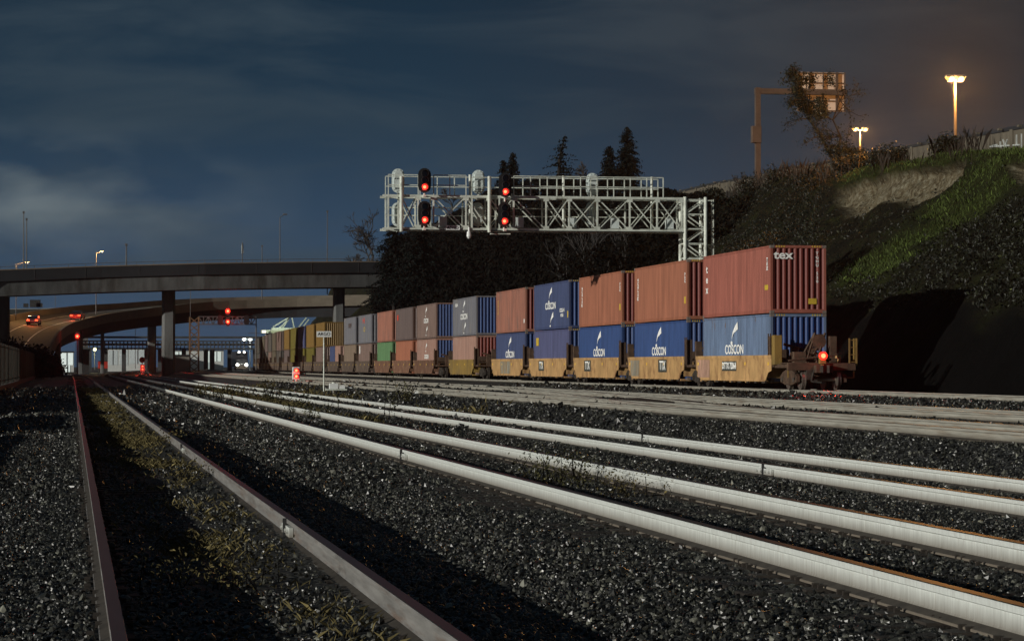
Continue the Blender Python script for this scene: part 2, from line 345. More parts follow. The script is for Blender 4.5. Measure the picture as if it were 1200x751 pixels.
YS = list(np.arange(3, 285, 12)) + list(np.arange(285, 640, 12))
def rail(parent, xf, z, mm, y0=3, y1=630, name='rail'):
    ys_ = [y0] + [y for y in YS if y0 + 1 < y < y1 - 1] + [y1]
    fr = [(Vector((float(xf(y)), y, z)), Vector((1, 0, 0)), Vector((0, 0, 1))) for y in ys_]
    r = MB().sweep(RP, fr).build(name, mm, parent, world=True)
    MB().sweep([(-.033, .0015), (.033, .0015), (.033, -.004), (-.033, -.004)], fr).build('running_surface', m_head, r, world=True)
    MB().sweep(FP, fr).build('rail_foot', m_foot, r, world=True)
    return r
def joint(parent_rail, x, y, z, root):
    b = MB()
    for s in (-1, 1):
        b.box((x + s * .028, y, z - .093), (.03, .74, .075))
        for k in (-.28, -.1, .1, .28): b.tube((x + s * .04, y + k, z - .09), (x + s * .062, y + k, z - .09), .017, 6)
    MB().box((x, y, z - .086), (.13, .022, .172)).build('joint_gap', m_darkst, parent_rail, world=True)
    b.build('joint_bar', m_railside, parent_rail, world=True)
tie_protos = {}
def sleepers(t, xc, z, n, y0, sp, bf):
    zt = z - .187
    for k in range(n):
        y = y0 + k * sp
        c0 = tie_protos.get('tie')
        if c0 is None:
            c0 = MB().box((0, 0, -.09), (2.6, .23, .18)).build('sleeper', m_wood, t, bevel=.012); tie_protos['tie'] = c0
            for s in (-1, 1):
                p = MB().box((s * G, 0, .0055), (.36, .19, .015))
                for sx in (-1, 1):
                    for sy in (-.055, .055):
                        p.box((s * G + sx * .085, sy, .022), (.03, .018, .035)); p.box((s * G + sx * .078, sy, .034), (.035, .025, .010))
                p.build('tie_plate', m_plate, c0)
            o = c0
        else:
            o = c0.copy(); COL.objects.link(o); o.parent = t
            for ch in c0.children: c = ch.copy(); COL.objects.link(c); c.parent = o
        o.location = Vector((xc + random.uniform(-.04, .04), y + random.uniform(-.03, .03), zt)) - wloc(t)
        o.rotation_euler = (0, 0, random.uniform(-.02, .02))
    ys_ = np.arange(y0 + n * sp, 560, sp); b = MB()
    for y in ys_: b.box((xc + float(bf(y)), y, zt - .09), (2.6, .23, .18))
    b.build('far_sleepers', m_wood, t, world=True)['kind'] = 'stuff'
def track(key, label, mm, bf=bend, nsl=0, y0=3, y1=630, sp=.5):
    xc, z = TR[key]
    t = thing('railway_track', label, 'railway track', (xc, 20, z - .17), 'tracks of the yard')
    rs = [rail(t, lambda y, s=s: xc + s * G + float(bf(y)), z, mm, y0, y1) for s in (-1, 1)]
    if nsl: sleepers(t, xc, z, nsl, 8.2, sp, bf)
    return t, rs
tA, rA = track('A', 'old weedy siding with dry grass between its rails, leftmost of all tracks', m_railold, bendA, 100)
tB, rB = track('B', 'bright pale railed track beside the old grassy siding, crossing the lower right corner', m_railside, bend, 100)
tC, rC = track('C', 'third track from the left, pale rails passing the small white station sign', m_railside, bend, 100)
tD, rD = track('D', 'main track along the far top of the wide dark ballast slope', m_raildull)
tE, rE = track('E', 'main track joined by the turnout, nearest to the container train', m_raildull)
tT, rT = track('T', 'track that the double stacked container train stands on', m_raildull, bend)
joint(rB[0], TR['B'][0] - G, 34.5, .11, tB); joint(rC[0], TR['C'][0] - G, 31.6, 0, tC); joint(rC[1], TR['C'][0] + G, 45.5, 0, tC); joint(rA[1], TR['A'][0] + G, 21.0, 0, tA); joint(rA[1], TR['A'][0] + G, 41.0, 0, tA)
# turnout between D and E
t = thing('turnout', 'crossover rails and switch timbers linking the two far main tracks', 'railway switch', (15.4, 80, .15))
def xo(y): 
    s = min(max((y - 44) / 62, 0), 1); return 13.25 + 4.35 * (s * s * (3 - 2 * s))
for s in (-1, 1):
    ys_ = list(np.arange(44, 107, 3)); fr = [(Vector((xo(y) + s * G, y, .318)), Vector((1, 0, 0)), Vector((0, 0, 1))) for y in ys_]
    r = MB().sweep(RP, fr).build('diverging_rail', m_raildull, t, world=True)
    MB().sweep([(-.033, .0015), (.033, .0015), (.033, -.004), (-.033, -.004)], fr).build('running_surface', m_head, r, world=True)
for (x0, x1, ya, yb) in ((13.95, 15.0, 70, 79), (16.0, 16.9, 66, 74)):
    MB().sweep(RP, [(Vector((x0 + (x1 - x0) * k, ya + (yb - ya) * k, .315)), Vector((1, 0, 0)), Vector((0, 0, 1))) for k in (0, .5, 1)]).build('guard_rail', m_raildull, t, world=True)
b = MB()
for y in np.arange(44, 106, .55): b.box((15.4, y, .035), (5.6, .22, .17))
b.build('switch_timbers', m_wood, t, world=True)
b = MB()
for k in range(14): b.box((15.35 + .03 * k, 66.5 + k * .55, .2), (1.3, .26, .17))
b.build('frog_blocks', m_plate, t, world=True)
# ---------------------------------------------------------------- containers
def paint(name, c, rust=(.10, .05, .03), lo=.62, hi=.78, var=.16, rough=.55):
    return mat(name, c, rough, var=var + .10, scale=1.3, stretch=(1.7, 1.7, .2), col2=rust, c2lo=lo, c2hi=hi, c2scale=2.2, rand=.06, spec=.35)
PAINT = dict(
    maroon=paint('maroon_container_paint', (.275, .090, .064), lo=.62, hi=.9), brown=paint('red_brown_container_paint', (.295, .112, .064), lo=.62, hi=.9), brown2=paint('worn_brown_container_paint', (.30, .125, .085), (.17, .10, .08), .5, .66),
    skyblue=paint('faded_blue_container_paint', (.115, .165, .26), (.13, .075, .04), .60, .66, .25), blue=paint('blue_container_paint', (.030, .066, .185), lo=.72, hi=.9), navy=paint('navy_container_paint', (.045, .062, .135), (.09, .07, .06), .64, .8),
    violet=paint('faded_violet_blue_container_paint', (.075, .083, .17), (.10, .08, .08), .6, .8), greyblue=paint('chalky_blue_grey_container_paint', (.135, .135, .15), (.22, .19, .14), .55, .7), greybrown=paint('chalky_brown_grey_container_paint', (.17, .115, .095), (.09, .06, .05), .55, .7),
    pink=paint('chalky_pink_brown_container_paint', (.30, .175, .135), (.42, .34, .30), .55, .8), grey=paint('dark_grey_container_paint', (.115, .085, .078), (.07, .05, .04)), green=paint('green_container_paint', (.10, .20, .09)), beige=paint('beige_container_paint', (.19, .14, .10)),
    olive=paint('olive_yellow_container_paint', (.125, .105, .018)), ochre=paint('ochre_container_paint', (.17, .10, .025)), tan=paint('tan_container_paint', (.10, .082, .056)), stone=paint('stone_grey_container_paint', (.085, .078, .068)), deepblue=paint('deep_blue_container_paint', (.012, .045, .16), lo=.75, hi=.9), deepred=paint('dark_red_container_paint', (.16, .03, .022), lo=.75, hi=.9))  # olive, ochre, tan, stone and grey darkened in place of light fading with distance
m_white = mat('white_lettering', (.90, .90, .86), .6, var=.15, scale=6)
m_cast = mat('corner_casting_steel', (.16, .13, .11), .7, var=.4, scale=8)
m_yel = mat('yellow_label', (.55, .38, .04), .6, var=.2)
m_under = mat('container_underside', (.03, .028, .026), .9)
CL, CW, CH = 12.192, 2.438, 2.896
def corr(n, pitch, depth, length):     # trapezoid wave along one axis: list of (pos, depth)
    o = []; x = -length / 2
    k = int(length / pitch); p = length / k
    for i in range(k):
        o += [(x, 0), (x + p * .26, 0), (x + p * .5, depth), (x + p * .76, depth)]; x += p
    return o + [(length / 2, 0)]
def cont_meshes(Ln):
    me = {}
    hw, hl = CW / 2, Ln / 2
    b = MB()
    for sx in (-1, 1):
        for sy in (-1, 1): b.box((sx * (hw - .05), sy * (hl - .06), CH / 2), (.10, .12, CH - .02))
        b.box((sx * (hw - .03), 0, CH - .05), (.06, Ln - .24, .08)); b.box((sx * (hw - .03), 0, .10), (.06, Ln - .24, .15))
    for sy in (-1, 1):
        b.box((0, sy * (hl - .04), CH - .06), (CW - .2, .08, .11)); b.box((0, sy * (hl - .04), .10), (CW - .2, .08, .16))
    me['frame'] = b
    pr = corr(0, .278, .036, Ln - .24)
    for nm, sx in (('side_panel', -1), ('far_side_panel', 1)):
        b = MB(); vs = []
        for y, dd in pr: vs += [(sx * (hw - .014 - dd), y, .17), (sx * (hw - .014 - dd), y, CH - .09)]
        b.add(vs, [(2 * i, 2 * i + 1, 2 * i + 3, 2 * i + 2) for i in range(len(pr) - 1)]); me[nm] = b
    pe = corr(0, .243, .046, CW - .2)
    b = MB(); vs = []
    for x, dd in pe: vs += [(x, -(hl - .02 - dd), .17), (x, -(hl - .02 - dd), CH - .11)]
    b.add(vs, [(2 * i, 2 * i + 1, 2 * i + 3, 2 * i + 2) for i in range(len(pe) - 1)]); me['end_panel'] = b
    b = MB()
    for sx in (-1, 1):
        b.box((sx * .575, hl - .05, CH / 2 + .02), (1.11, .05, CH - .32))
        for q in (.25, .8):
            b.tube((sx * q, hl - .012, .18), (sx * q, hl - .012, CH - .14), .018, 6)
    me['doors'] = b
    me['roof'] = MB().box((0, 0, CH - .035), (CW - .12, Ln - .16, .03))
    me['floor'] = MB().box((0, 0, .16), (CW - .14, Ln - .2, .05))
    return me
CONT = {}
_c = MB().box((0, 0, 0), (.168, .184, .124)).build('corner_casting', m_cast); CASTING = _c.data; bpy.data.objects.remove(_c)
def container(col, label, parent_loc, rz, Ln=CL, endcol=None, group='containers stacked on the train', framecol=None):
    t = thing('shipping_container', label, 'shipping container', parent_loc, group, rz)
    if Ln not in CONT: CONT[Ln] = {}
    src = CONT[Ln]
    if not src:
        for k, b in cont_meshes(Ln).items():
            o = b.build(k, PAINT[col], t); src[k] = o.data; bpy.data.objects.remove(o)
            src[k].materials.clear(); src[k].materials.append(None)
    for k, me in src.items():
        o = bpy.data.objects.new('side_panel' if k == 'far_side_panel' else k, me); COL.objects.link(o); o.parent = t
        m = m_under if k == 'floor' else m_cast if k == 'corner_casting' else PAINT[endcol] if (endcol and k == 'end_panel') else PAINT[framecol or col]
        o.material_slots[0].link = 'OBJECT'; o.material_slots[0].material = m
    if parent_loc[1] < 205:
        for sx in (-1, 1):
            for sy in (-1, 1):
                for z in (.059, CH - .059):
                    o = bpy.data.objects.new('corner_casting', CASTING); COL.objects.link(o); o.parent = t; o.location = (sx * (CW / 2 - .078), sy * (Ln / 2 - .086), z)
    return t
SIDE = (R(90), 0, R(-90)); FRONT = (R(90), 0, 0)
def rotn(base, a): return (Matrix.Rotation(base[2], 3, 'Z') @ Matrix.Rotation(base[0], 3, 'X') @ Matrix.Rotation(a, 3, 'Z')).to_euler()
XS = -CW / 2 + .010; YE = -CL / 2 + .014
def fy(f): return CL / 2 - CL * f
def swoosh(t, f, z, s=1.0, flip=1):
    pts = [(-.28, -.62), (-.12, -.1), (.25, .35), (.62, .62), (.66, .1), (.30, -.05), (-.02, -.2)]
    v = [(XS, fy(f) - x * s * 1.5 * flip, z + y * s * .8 * flip) for x, y in pts]
    o = MB().prism(v, (-.004, 0, 0)); 
    v = [(XS, fy(f) + (.42 * s) * flip + .22 * s * math.cos(a), z - .68 * s * flip + .12 * s * math.sin(a)) for a in np.linspace(0, 6.283, 9)[:-1]]
    o.prism(v, (-.004, 0, 0)); o.build('emblem', m_white, t)
def word(t, s, f, z, size, xs=1.0, m=None, bold=.012): text('lettering', s, size, m or m_white, t, (XS, fy(f), z), SIDE, bold=bold, xs=xs)
def vword(t, s, f, z, size, m=None): text('lettering', s, size, m or m_white, t, (XS, fy(f), z), rotn(SIDE, R(90)), bold=.008)
def stack_word(t, s, f, z, size): 
    for i, ch in enumerate(s): text('lettering', ch, size, m_white, t, (XS, fy(f), z - i * size * .95), SIDE, bold=.012, xs=1.5)
def quad(name, t, c, w, h, face, m):
    b = MB()
    if face == 'S': b.box((XS - .002, c[0], c[1]), (.006, w, h))
    else: b.box((c[0], YE - .002, c[1]), (w, .006, h))
    b.build(name, m, t)
def stripes(t):
    b = MB()
    for x0 in (-.95, .62):
        for k in range(4): b.box((x0 + k * .11, -CL / 2 - .003, CH - .05), (.055, .006, .07))
    b.build('caution_stripes', m_yel, t)

# ---------------------------------------------------------------- well cars
m_wy = mat('ochre_well_paint', (.47, .285, .12), .65, var=.3, scale=1.6, stretch=(1, .6, .4), col2=(.20, .10, .045), c2lo=.50, c2hi=.68, c2scale=2.4, bump=.1, rand=.08)
m_wy2 = mat('dull_yellow_well_paint', (.25, .16, .04), .7, var=.3, scale=1.2, stretch=(1, .6, .4), col2=(.13, .09, .04), c2lo=.45, c2hi=.65)
m_wr = mat('rusty_brown_well_paint', (.15, .075, .045), .75, var=.4, scale=2.0, stretch=(1, .8, .7), col2=(.28, .20, .13), c2lo=.56, c2hi=.66, c2scale=2.5, rand=.15)
m_wd = mat('dull_brown_well_paint', (.085, .06, .045), .8, var=.35, scale=2, col2=(.14, .10, .07), rand=.1)
m_rust = mat('rusty_running_gear', (.075, .045, .028), .8, var=.5, scale=3, bump=.2, bscale=12)
m_gear = mat('grimy_running_gear', (.035, .028, .022), .8, var=.5, scale=3)
m_pinkp = mat('faded_primer_patch', (.42, .25, .18), .7, var=.3, scale=3, stretch=(1, 1, .3), col2=(.25, .16, .10))
m_greyp = mat('grey_primer_patch', (.24, .22, .17), .7, var=.3, scale=3, stretch=(1, 1, .3), col2=(.3, .18, .07))
m_plateb = mat('black_stencil_plate', (.05, .055, .045), .6)
m_tread = mat('worn_wheel_steel', (.30, .26, .22), .4, metal=.8, var=.3, scale=6)
m_refl = mat('yellow_reflector', (.85, .55, .06), .4)
def truck(t, y, mm=None):
    bg = MB()
    for s in (-1, 1):
        pts = [(-1.25, .55), (-1.25, .30), (-.95, .26), (-.55, .18), (.55, .18), (.95, .26), (1.25, .30), (1.25, .55), (.85, .72), (.4, .80), (-.4, .80), (-.85, .72)]
        bg.prism([(s * 1.0 - .07, y + a, z + .02) for a, z in pts], (.14, 0, 0))
        for k in (-.24, -.08, .08, .24): bg.tube((s * 1.09, y + k, .24), (s * 1.09, y + k, .62), .06, 8)
    bg.box((0, y, .52), (2.3, .36, .28)); 
    g = bg.build('bogie', mm or m_gear, t)
    for k in (-.89, .89):
        w = MB()
        for s in (-1, 1):
            w.tube((s * .70, y + k, .42), (s * .83, y + k, .42), .42, 24); w.tube((s * .67, y + k, .42), (s * .70, y + k, .42), .455, 24)
            w.tube((s * .83, y + k, .42), (s * .845, y + k, .42), .33, 20, .30)
            w.tube((s * .84, y + k, .42), (s * 1.12, y + k, .42), .11, 10)
        w.tube((-.67, y + k, .42), (.67, y + k, .42), .08, 8)
        w.build('wheelset', m_tread if mm else m_gear, g)
def well_car(label, mm, near_ext=.45, ends='mid', group='well cars of the container train', loc=(0, 0, 0), rz=0, logo=None, patch=None, short=False):
    t = thing('well_car', label, 'railway wagon', loc, group, rz)
    ya, yb = -6.1 - near_ext, 6.35
    for s in (-1, 1):
        b = MB(); x = s * 1.49
        pts = [(ya, 1.30), (ya + .05, .78), (ya + .55, .70), (ya + .95, .38), (yb - .8, .38), (yb - .45, .72), (yb, .78), (yb, 1.30)]
        b.prism([(x - .015, y, z) for y, z in pts], (.03, 0, 0))
        b.box((x - s * .04, (ya + yb) / 2, 1.37), (.16, yb - ya, .14))
        b.box((x - s * .05, (ya + yb) / 2, .36), (.16, yb - ya - 2.1, .07))
        sl = b.build('side_sill', mm, t)
        cp = [(ya + 1.0, .335)]
        for k in range(9):
            y = ya + 1.3 + k * (yb - ya - 2.6) / 8; hw_ = .17 if k % 3 else .3
            cp += [(y - hw_, .335), (y - hw_ + .04, .25), (y + hw_ - .04, .25), (y + hw_, .335)]
        cp += [(yb - 1.0, .335), (yb - 1.0, .36), (ya + 1.0, .36)]
        MB().prism([(x - .02, y, z) for y, z in cp], (.07, 0, 0)).build('bottom_lugs', m_gear, sl)
        if s < 0:
            b = MB()
            for y in (ya + .5, ya + 4.4, ya + 8.3, yb - .5): b.box((x - .02, y, 1.08), (.012, .16, .13))
            b.build('reflector', m_refl, sl)
    for s in (-1, 1): MB().box((0, s * 6.32, .95), (2.9, .06, .95)).build('end_bulkhead', mm, t)
    for k in range(-4, 5, 2): MB().box((0, k * 1.4, .31), (2.9, .3, .1)).build('cross_beam', mm, t)
    for y0, l_ in ((-7.05, 1.3), (7.0, 1.2)):
        dk = MB().box((0, y0, .98), (2.7, l_, .12)).build('articulation_deck', m_rust, t); MB().box((0, y0, .745), (.6, l_ + .3, .35)).build('draft_beam', m_gear, dk)
        for x, y, h in ((-1.3, -6.75, 1.2), (1.3, -6.75, 1.2), (-1.3, 6.7, 1.1), (.2, -7.0, .8), (-.5, -7.2, .7), (.6, 7.1, .9)):
            if y * y0 > 0: MB().box((x, y, 1.04 + h / 2), (.28, .3, h)).build('post', m_rust, dk)
    b = MB()
    for y in (-6.95, -6.6): b.bar((-1.46, y, .95), (-1.46, y, 2.35), .045)
    for z in (1.25, 1.55, 1.85, 2.15): b.bar((-1.46, -6.95, z), (-1.46, -6.6, z), .03)
    b.build('ladder', m_rust, t)
    b = MB()
    b.box((-.9, -6.85, 1.5), (.5, .25, .35)); b.tube((-.9, -7.0, 1.9), (.6, -7.0, 1.5), .06, 8); b.tube((-1.2, -7.2, 1.2), (1.1, -7.2, 1.25), .05, 8); b.tube((-.2, -6.7, 1.1), (.3, -7.2, 2.0), .05, 8)
    b.build('brake_gear', m_rust, t)
    truck(t, -7.7)
    if logo:
        f, s, wd = logo
        y = yb - (yb - ya) * f
        p = MB().box((-1.509, y, .98), (.012, wd, .62 if wd < 2.2 else .44)).build('stencil_plate', m_plateb, t)
        text('lettering', s, .62 if wd < 2.2 else .40, m_white, p, (-1.517, y, .98), SIDE, bold=.014, xs=1.1 if wd < 2.2 else 1.15)
    if patch:
        f0, f1, pm = patch
        y0, y1 = yb - (yb - ya) * f0, yb - (yb - ya) * f1
        MB().box((-1.508, (y0 + y1) / 2, .86), (.008, abs(y1 - y0), .82)).build('primer_patch', pm, t)
    return t
FLOORZ = .30
def place(Yn): 
    Yc = Yn + CL / 2; x = TX + float(bend(Yc)); a = math.atan(max(0, Yc - 285) / 4300)
    return Yc, x, -a
ST = [  # near-face Y, lower colour, its label, upper colour, its label, well material, well label, logo, patch
 (109.0, ('skyblue', 'faded light blue container with white letters, under the maroon one at the train end', dict(endcol='deepblue')), ('maroon', 'maroon ridged container lettered tex, on top of the last stack beside the red tail light', dict(endcol='deepred')), m_wy, 'ochre well car at the train end with a pink primer patch and number plate', (.47, 'DTTX 72064', 2.6), (.03, .2, m_pinkp)),
 (124.4, ('blue', 'clean blue container with white letters, second stack from the train end, lower tier', {}), ('brown', 'red brown container with white streaks and slanted lettering, right beside the maroon one', dict(endcol='deepred')), m_wy, 'ochre well car with a grey primer patch, second from the train end', (.64, 'TTX', 1.9), (.05, .22, m_greyp)),
 (139.8, ('blue', 'blue lettered container in the lower tier, third stack from the train end', {}), ('brown', 'smooth red brown container between the navy container and the streaked brown one', dict(endcol='deepred')), m_wy, 'ochre well car under the third stack from the train end', (.33, 'TTX', 1.9), None),
 (155.1, ('violet', 'plain violet blue container with a small yellow mark, below the navy lettered one', dict(endcol='deepblue')), ('navy', 'navy container with white letters between two white emblems, upper tier of the fourth stack', dict(endcol='deepblue')), m_wy, 'ochre well car with brown arched rust scrapes under the plain violet blue container', (.35, 'TTX', 1.9), None),
 (170.5, ('navy', 'navy lettered container beneath the worn pinkish brown one', dict(endcol='deepblue')), ('brown2', 'worn pinkish brown container with rust streaks, upper tier of the fifth stack', dict(endcol='deepred')), m_wy, 'ochre well car with greyish weathered side, fifth from the train end', None, (.3, .62, m_greyp)),
 (191.8, ('pink', 'chalky pink brown container with a dark red end, lower tier of the lone middle stack', dict(endcol='deepred', framecol='pink')), ('greyblue', 'chalky blue grey container with flaked white letters and bright blue end, upper tier', dict(endcol='deepblue')), m_wy2, 'dull yellow well car standing alone in the middle of the train', None, None),
 (213.5, ('pink', 'pinkish pale container with white marks and a blue end, lower tier left of the gap', dict(endcol='deepblue')), ('greybrown', 'brown grey container with flaked white marks and blue end, left of the gap', dict(endcol='deepblue')), m_wr, 'graffiti covered rusty well car just left of the dull yellow one', None, None),
 (228.6, ('brown', 'brick red container right of the green one in the lower tier', {}), ('grey', 'dark grey container with a small orange mark, upper tier', {}), m_wr, 'rusty graffiti covered well car under the dark grey and brick red containers', None, None),
 (243.4, ('green', 'only pale green container, in the lower tier', {}), ('brown2', 'brown container standing on the pale green one', {}), m_wr, 'rusty well car carrying the pale green container', None, None),
 (260.5, ('greybrown', 'brown grey container left of the green one in the lower tier', {}), ('greyblue', 'grey container with red and yellow marks, upper tier left of the brown one', {}), m_wd, 'dull brown well car just left of the one with the green container', None, None),
 (275.3, ('beige', 'beige container in the lower tier, right of the empty gap under the sign', {}), ('greyblue', 'weathered grey container, upper tier, right of the tall gap in the train', {}), m_wd, 'dull brown well car right of the low half loaded one', None, None),
 (291.5, 'HALF', None, m_wd, 'low well car carrying two short containers behind the small white sign', None, None),
 (310.6, ('greybrown', 'brown grey container below the ochre one with the red lit top', {}), ('ochre', 'ochre container just left of the gap, behind the white sign', dict(endcol='ochre')), m_wd, 'dull brown well car behind the white sign, under the ochre container', None, None),
 (326.0, ('olive', 'olive yellow container below the second ochre one', {}), ('ochre', 'second ochre container, beside the navy red topped one', {}), m_wd, 'dull brown well car under the paired ochre and olive containers', None, None),
 (341.4, ('olive', 'olive yellow container below the narrow navy one', {}), ('violet', 'narrow looking navy container between yellow ones, upper tier', {}), m_wd, 'dull brown well car under the navy container among the yellow ones', None, None),
 (356.8, ('olive', 'olive yellow container in the lower tier, leftmost of the yellow ones', {}), ('olive', 'olive yellow container in the upper tier, left of the narrow navy one', {}), m_wd, 'dull brown well car under the two olive containers', None, None),
 (372.2, ('grey', 'dark container in the lower tier left of the olive ones', {}), ('ochre', 'dull ochre container in the upper tier, leftmost of the yellow group', {}), m_wd, 'dull brown well car at the left end of the yellow group', None, None)]
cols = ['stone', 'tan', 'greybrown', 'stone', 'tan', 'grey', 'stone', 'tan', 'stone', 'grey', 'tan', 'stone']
ordn = ['first', 'second', 'third', 'fourth', 'fifth', 'sixth', 'seventh', 'eighth', 'ninth', 'tenth', 'eleventh']
far = [393.6 + 15.4 * i for i in range(5)] + [476.5 + 15.4 * i for i in range(5)]
cn = dict(stone='stone grey', tan='tan', greybrown='brown grey', grey='dark grey')
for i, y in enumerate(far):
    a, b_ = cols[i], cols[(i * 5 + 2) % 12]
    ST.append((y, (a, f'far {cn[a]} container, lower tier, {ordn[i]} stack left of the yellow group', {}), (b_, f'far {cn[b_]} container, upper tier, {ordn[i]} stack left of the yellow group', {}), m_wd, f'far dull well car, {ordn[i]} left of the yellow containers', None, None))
made = []
for i, row in enumerate(ST):
    Yn, lo, up, wm, wl, logo, patch = row
    Yc, x, a = place(Yn)
    wc = well_car(wl, wm, 1.15 if i == 0 else .45, loc=(x, Yc, TZ), rz=a, logo=logo, patch=patch)
    if lo == 'HALF':
        c1 = container('navy', 'short navy container with white marks in the low well car', (x, Yc + 3.1, TZ + FLOORZ), a, Ln=6.058)
        c2_ = container('pink', 'short pinkish container beside the short navy one in the low well car', (x, Yc - 3.1, TZ + FLOORZ), a, Ln=6.058)
        made.append((c1, c2_, wc)); continue
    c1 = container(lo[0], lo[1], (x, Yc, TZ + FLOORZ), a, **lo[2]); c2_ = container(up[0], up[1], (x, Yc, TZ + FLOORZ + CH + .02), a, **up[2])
    made.append((c1, c2_, wc))
# writing on the containers
c1, c2_, wc = made[0]
stack_word(c2_, 'tex', .06, 2.25, .5); text('lettering', 'tex', .50, m_white, c2_, (-.66, YE - .004, CH - .42), FRONT, bold=.012, xs=1.25)
stack_word(c2_, 'TEX', .95, 2.3, .2); quad('label_plate', c2_, (fy(.94), 1.12), .55, .22, 'S', m_yel); quad('label_plate', c2_, (.62, .52), .36, .24, 'E', m_yel)
for i, ch in enumerate('TGHU 520'): text('lettering', ch, .17, m_white, c2_, (.83, YE - .004, 2.55 - i * .17), FRONT, bold=.004)
word(c1, 'COSCON', .48, 1.40, .58, 1.35); swoosh(c1, .47, 2.25, .8)
for k in (0, 1): 
    stripes(made[0][k]); stripes(made[1][k]); stripes(made[2][k]); stripes(made[3][k])
for i in (1, 2):
    word(made[i][0], 'COSCON', .48, 1.40, .58, 1.3); swoosh(made[i][0], .46, 2.25, .8)
    vword(made[i][1], 'florens', .07, 1.75, .42); stack_word(made[i][1], 'FSC', .955, 2.2, .18); quad('label_plate', made[i][1], (fy(.955), .95), .3, .34, 'S', m_yel)
u = made[3][1]; word(u, 'COSCON', .48, 1.45, .58, 1.45); swoosh(u, .46, 2.25, .75); swoosh(u, .5, .72, .75); word(u, 'CCLU 4', .80, 1.12, .3, 1.5); word(u, '45 G1', .80, .82, .26, 1.4)
quad('label_plate', u, (fy(.955), .85), .3, .4, 'S', m_yel); quad('label_plate', made[3][0], (fy(.1), 2.2), .9, .5, 'S', m_yel)
word(made[4][0], 'COSCON', .48, 1.42, .6, 1.4); swoosh(made[4][0], .46, 2.25, .8); vword(made[4][1], 'florens', .07, 1.8, .36, m_yel); quad('label_plate', made[4][1], (fy(.95), .7), .3, .25, 'S', m_white)
u = made[5][1]; word(u, 'COSCON', .48, 1.45, .6, 1.4); swoosh(u, .47, 2.35, .7); swoosh(u, .5, .7, .7); word(u, 'CCLU 4', .16, 2.4, .3, 1.3); quad('label_plate', u, (.85, .95), .42, .42, 'E', m_yel); quad('label_plate', u, (.92, 2.3), .2, .24, 'E', m_yel)
word(made[6][0], 'COSCON', .5, 1.42, .5, 1.2); swoosh(made[6][0], .48, 2.3, .6); word(made[6][1], 'COSCON', .48, 1.5, .55, 1.2); swoosh(made[6][1], .47, 2.35, .65); swoosh(made[6][1], .5, .75, .65); quad('label_plate', made[6][1], (.85, .7), .42, .42, 'E', m_yel)
m_redl = mat('red_lettering', (.6, .06, .03), .6)
word(made[9][1], 'H', .4, 2.3, .8, 3.5, m_redl); word(made[9][1], 'O', .45, 1.4, .7, 2.4, m_yel); quad('label_plate', made[7][1], (fy(.12), 2.1), .9, .5, 'S', m_redl)
word(made[10][1], 'HANJIN', .5, 2.0, .7, 1.3, PAINT['grey']); quad('label_plate', made[9][0], (fy(.1), 2.3), .7, .8, 'S', m_white)
# rear end of the last well car: draft sill, coupler, hand brake, ladders, end bogie and tail device
wc = made[0][2]
e = MB(); e.box((0, -8.4, .86), (.7, 3.2, .32)); e.box((0, -9.55, .95), (2.9, .22, .30)); e.box((0, -7.2, 1.02), (2.9, .3, .2)); e.box((-1.3, -8.4, .98), (.16, 2.2, .16)); e.box((1.3, -8.4, .98), (.16, 2.2, .16))
e.box((0, -8.5, 1.10), (2.5, 1.6, .05)); e.build('end_platform', m_rust, wc, bevel=.02)
e = MB(); e.box((-1.33, -7.5, 1.65), (.36, .42, 1.25)); e.build('corner_post', m_wy2, wc, bevel=.03)
e = MB(); e.box((0, -9.9, .86), (.34, .7, .26)); e.prism([(-.16, -10.2, .7), (.16, -10.2, .7), (.24, -10.45, .7), (.05, -10.55, .7), (-.02, -10.38, .7), (-.2, -10.5, .7)], (0, 0, .32)); e.build('coupler', m_gear, wc, bevel=.02)
e = MB()
for s in (-.22, .22): e.bar((-.2 + s, -7.4, 1.0), (.28 + s, -8.4, 2.35), .07); e.bar((-.2 + s, -8.7, 1.05), (.28 + s, -8.4, 2.35), .06)
for k in range(6): e.box((.02 + .06 * k, -7.65 - .12 * k, 1.3 + .19 * k), (.46, .05, .12))
e.tube((.2, -8.5, 2.0), (.2, -8.56, 2.0), .30, 18); e.tube((-.9, -8.0, 1.5), (.3, -8.0, 1.1), .07, 8); e.box((-.55, -8.1, 1.35), (.5, .4, .45)); e.tube((-1.2, -8.8, 1.2), (.9, -8.8, 1.45), .045, 8)
e.build('hand_brake_stand', m_rust, wc)
e = MB(); e.box((1.52, -9.5, 1.55), (.05, .10, 1.15)); e.box((1.52, -9.15, 1.55), (.05, .10, 1.15)); e.box((1.22, -9.5, 1.6), (.05, .08, 1.05))
e.each('ladder_stile', m_wy2, wc)
e = MB()
for z in (1.15, 1.45, 1.75, 2.05): e.bar((1.22, -9.5, z), (1.52, -9.5, z), .035); e.bar((1.52, -9.5, z), (1.52, -9.15, z), .035)
e.bar((1.4, -9.5, .5), (1.4, -9.5, 1.0), .05); e.bar((-1.4, -9.5, .5), (-1.4, -9.5, 1.0), .05); e.bar((1.4, -9.5, .5), (1.1, -9.5, .5), .04)
e.each('ladder_rung', m_wy2, wc)
e = MB(); e.tube((-.35, -9.7, .82), (-.5, -9.8, .35), .04, 8); e.tube((-.5, -9.8, .35), (-.1, -9.95, .30), .04, 8); e.box((-.55, -9.6, .62), (.22, .22, .4)); e.box((-.3, -9.75, .36), (.16, .06, .14)); e.build('air_hose', m_gear, wc)
truck(wc, -8.35, m_rust)
for o in list(wc.children):
    if o.name.startswith('bogie') and o != wc.children[-1] and abs(np.mean([v.co.y for v in o.data.vertices]) + 7.7) < .1:
        for c in list(o.children): bpy.data.objects.remove(c)
        bpy.data.objects.remove(o)
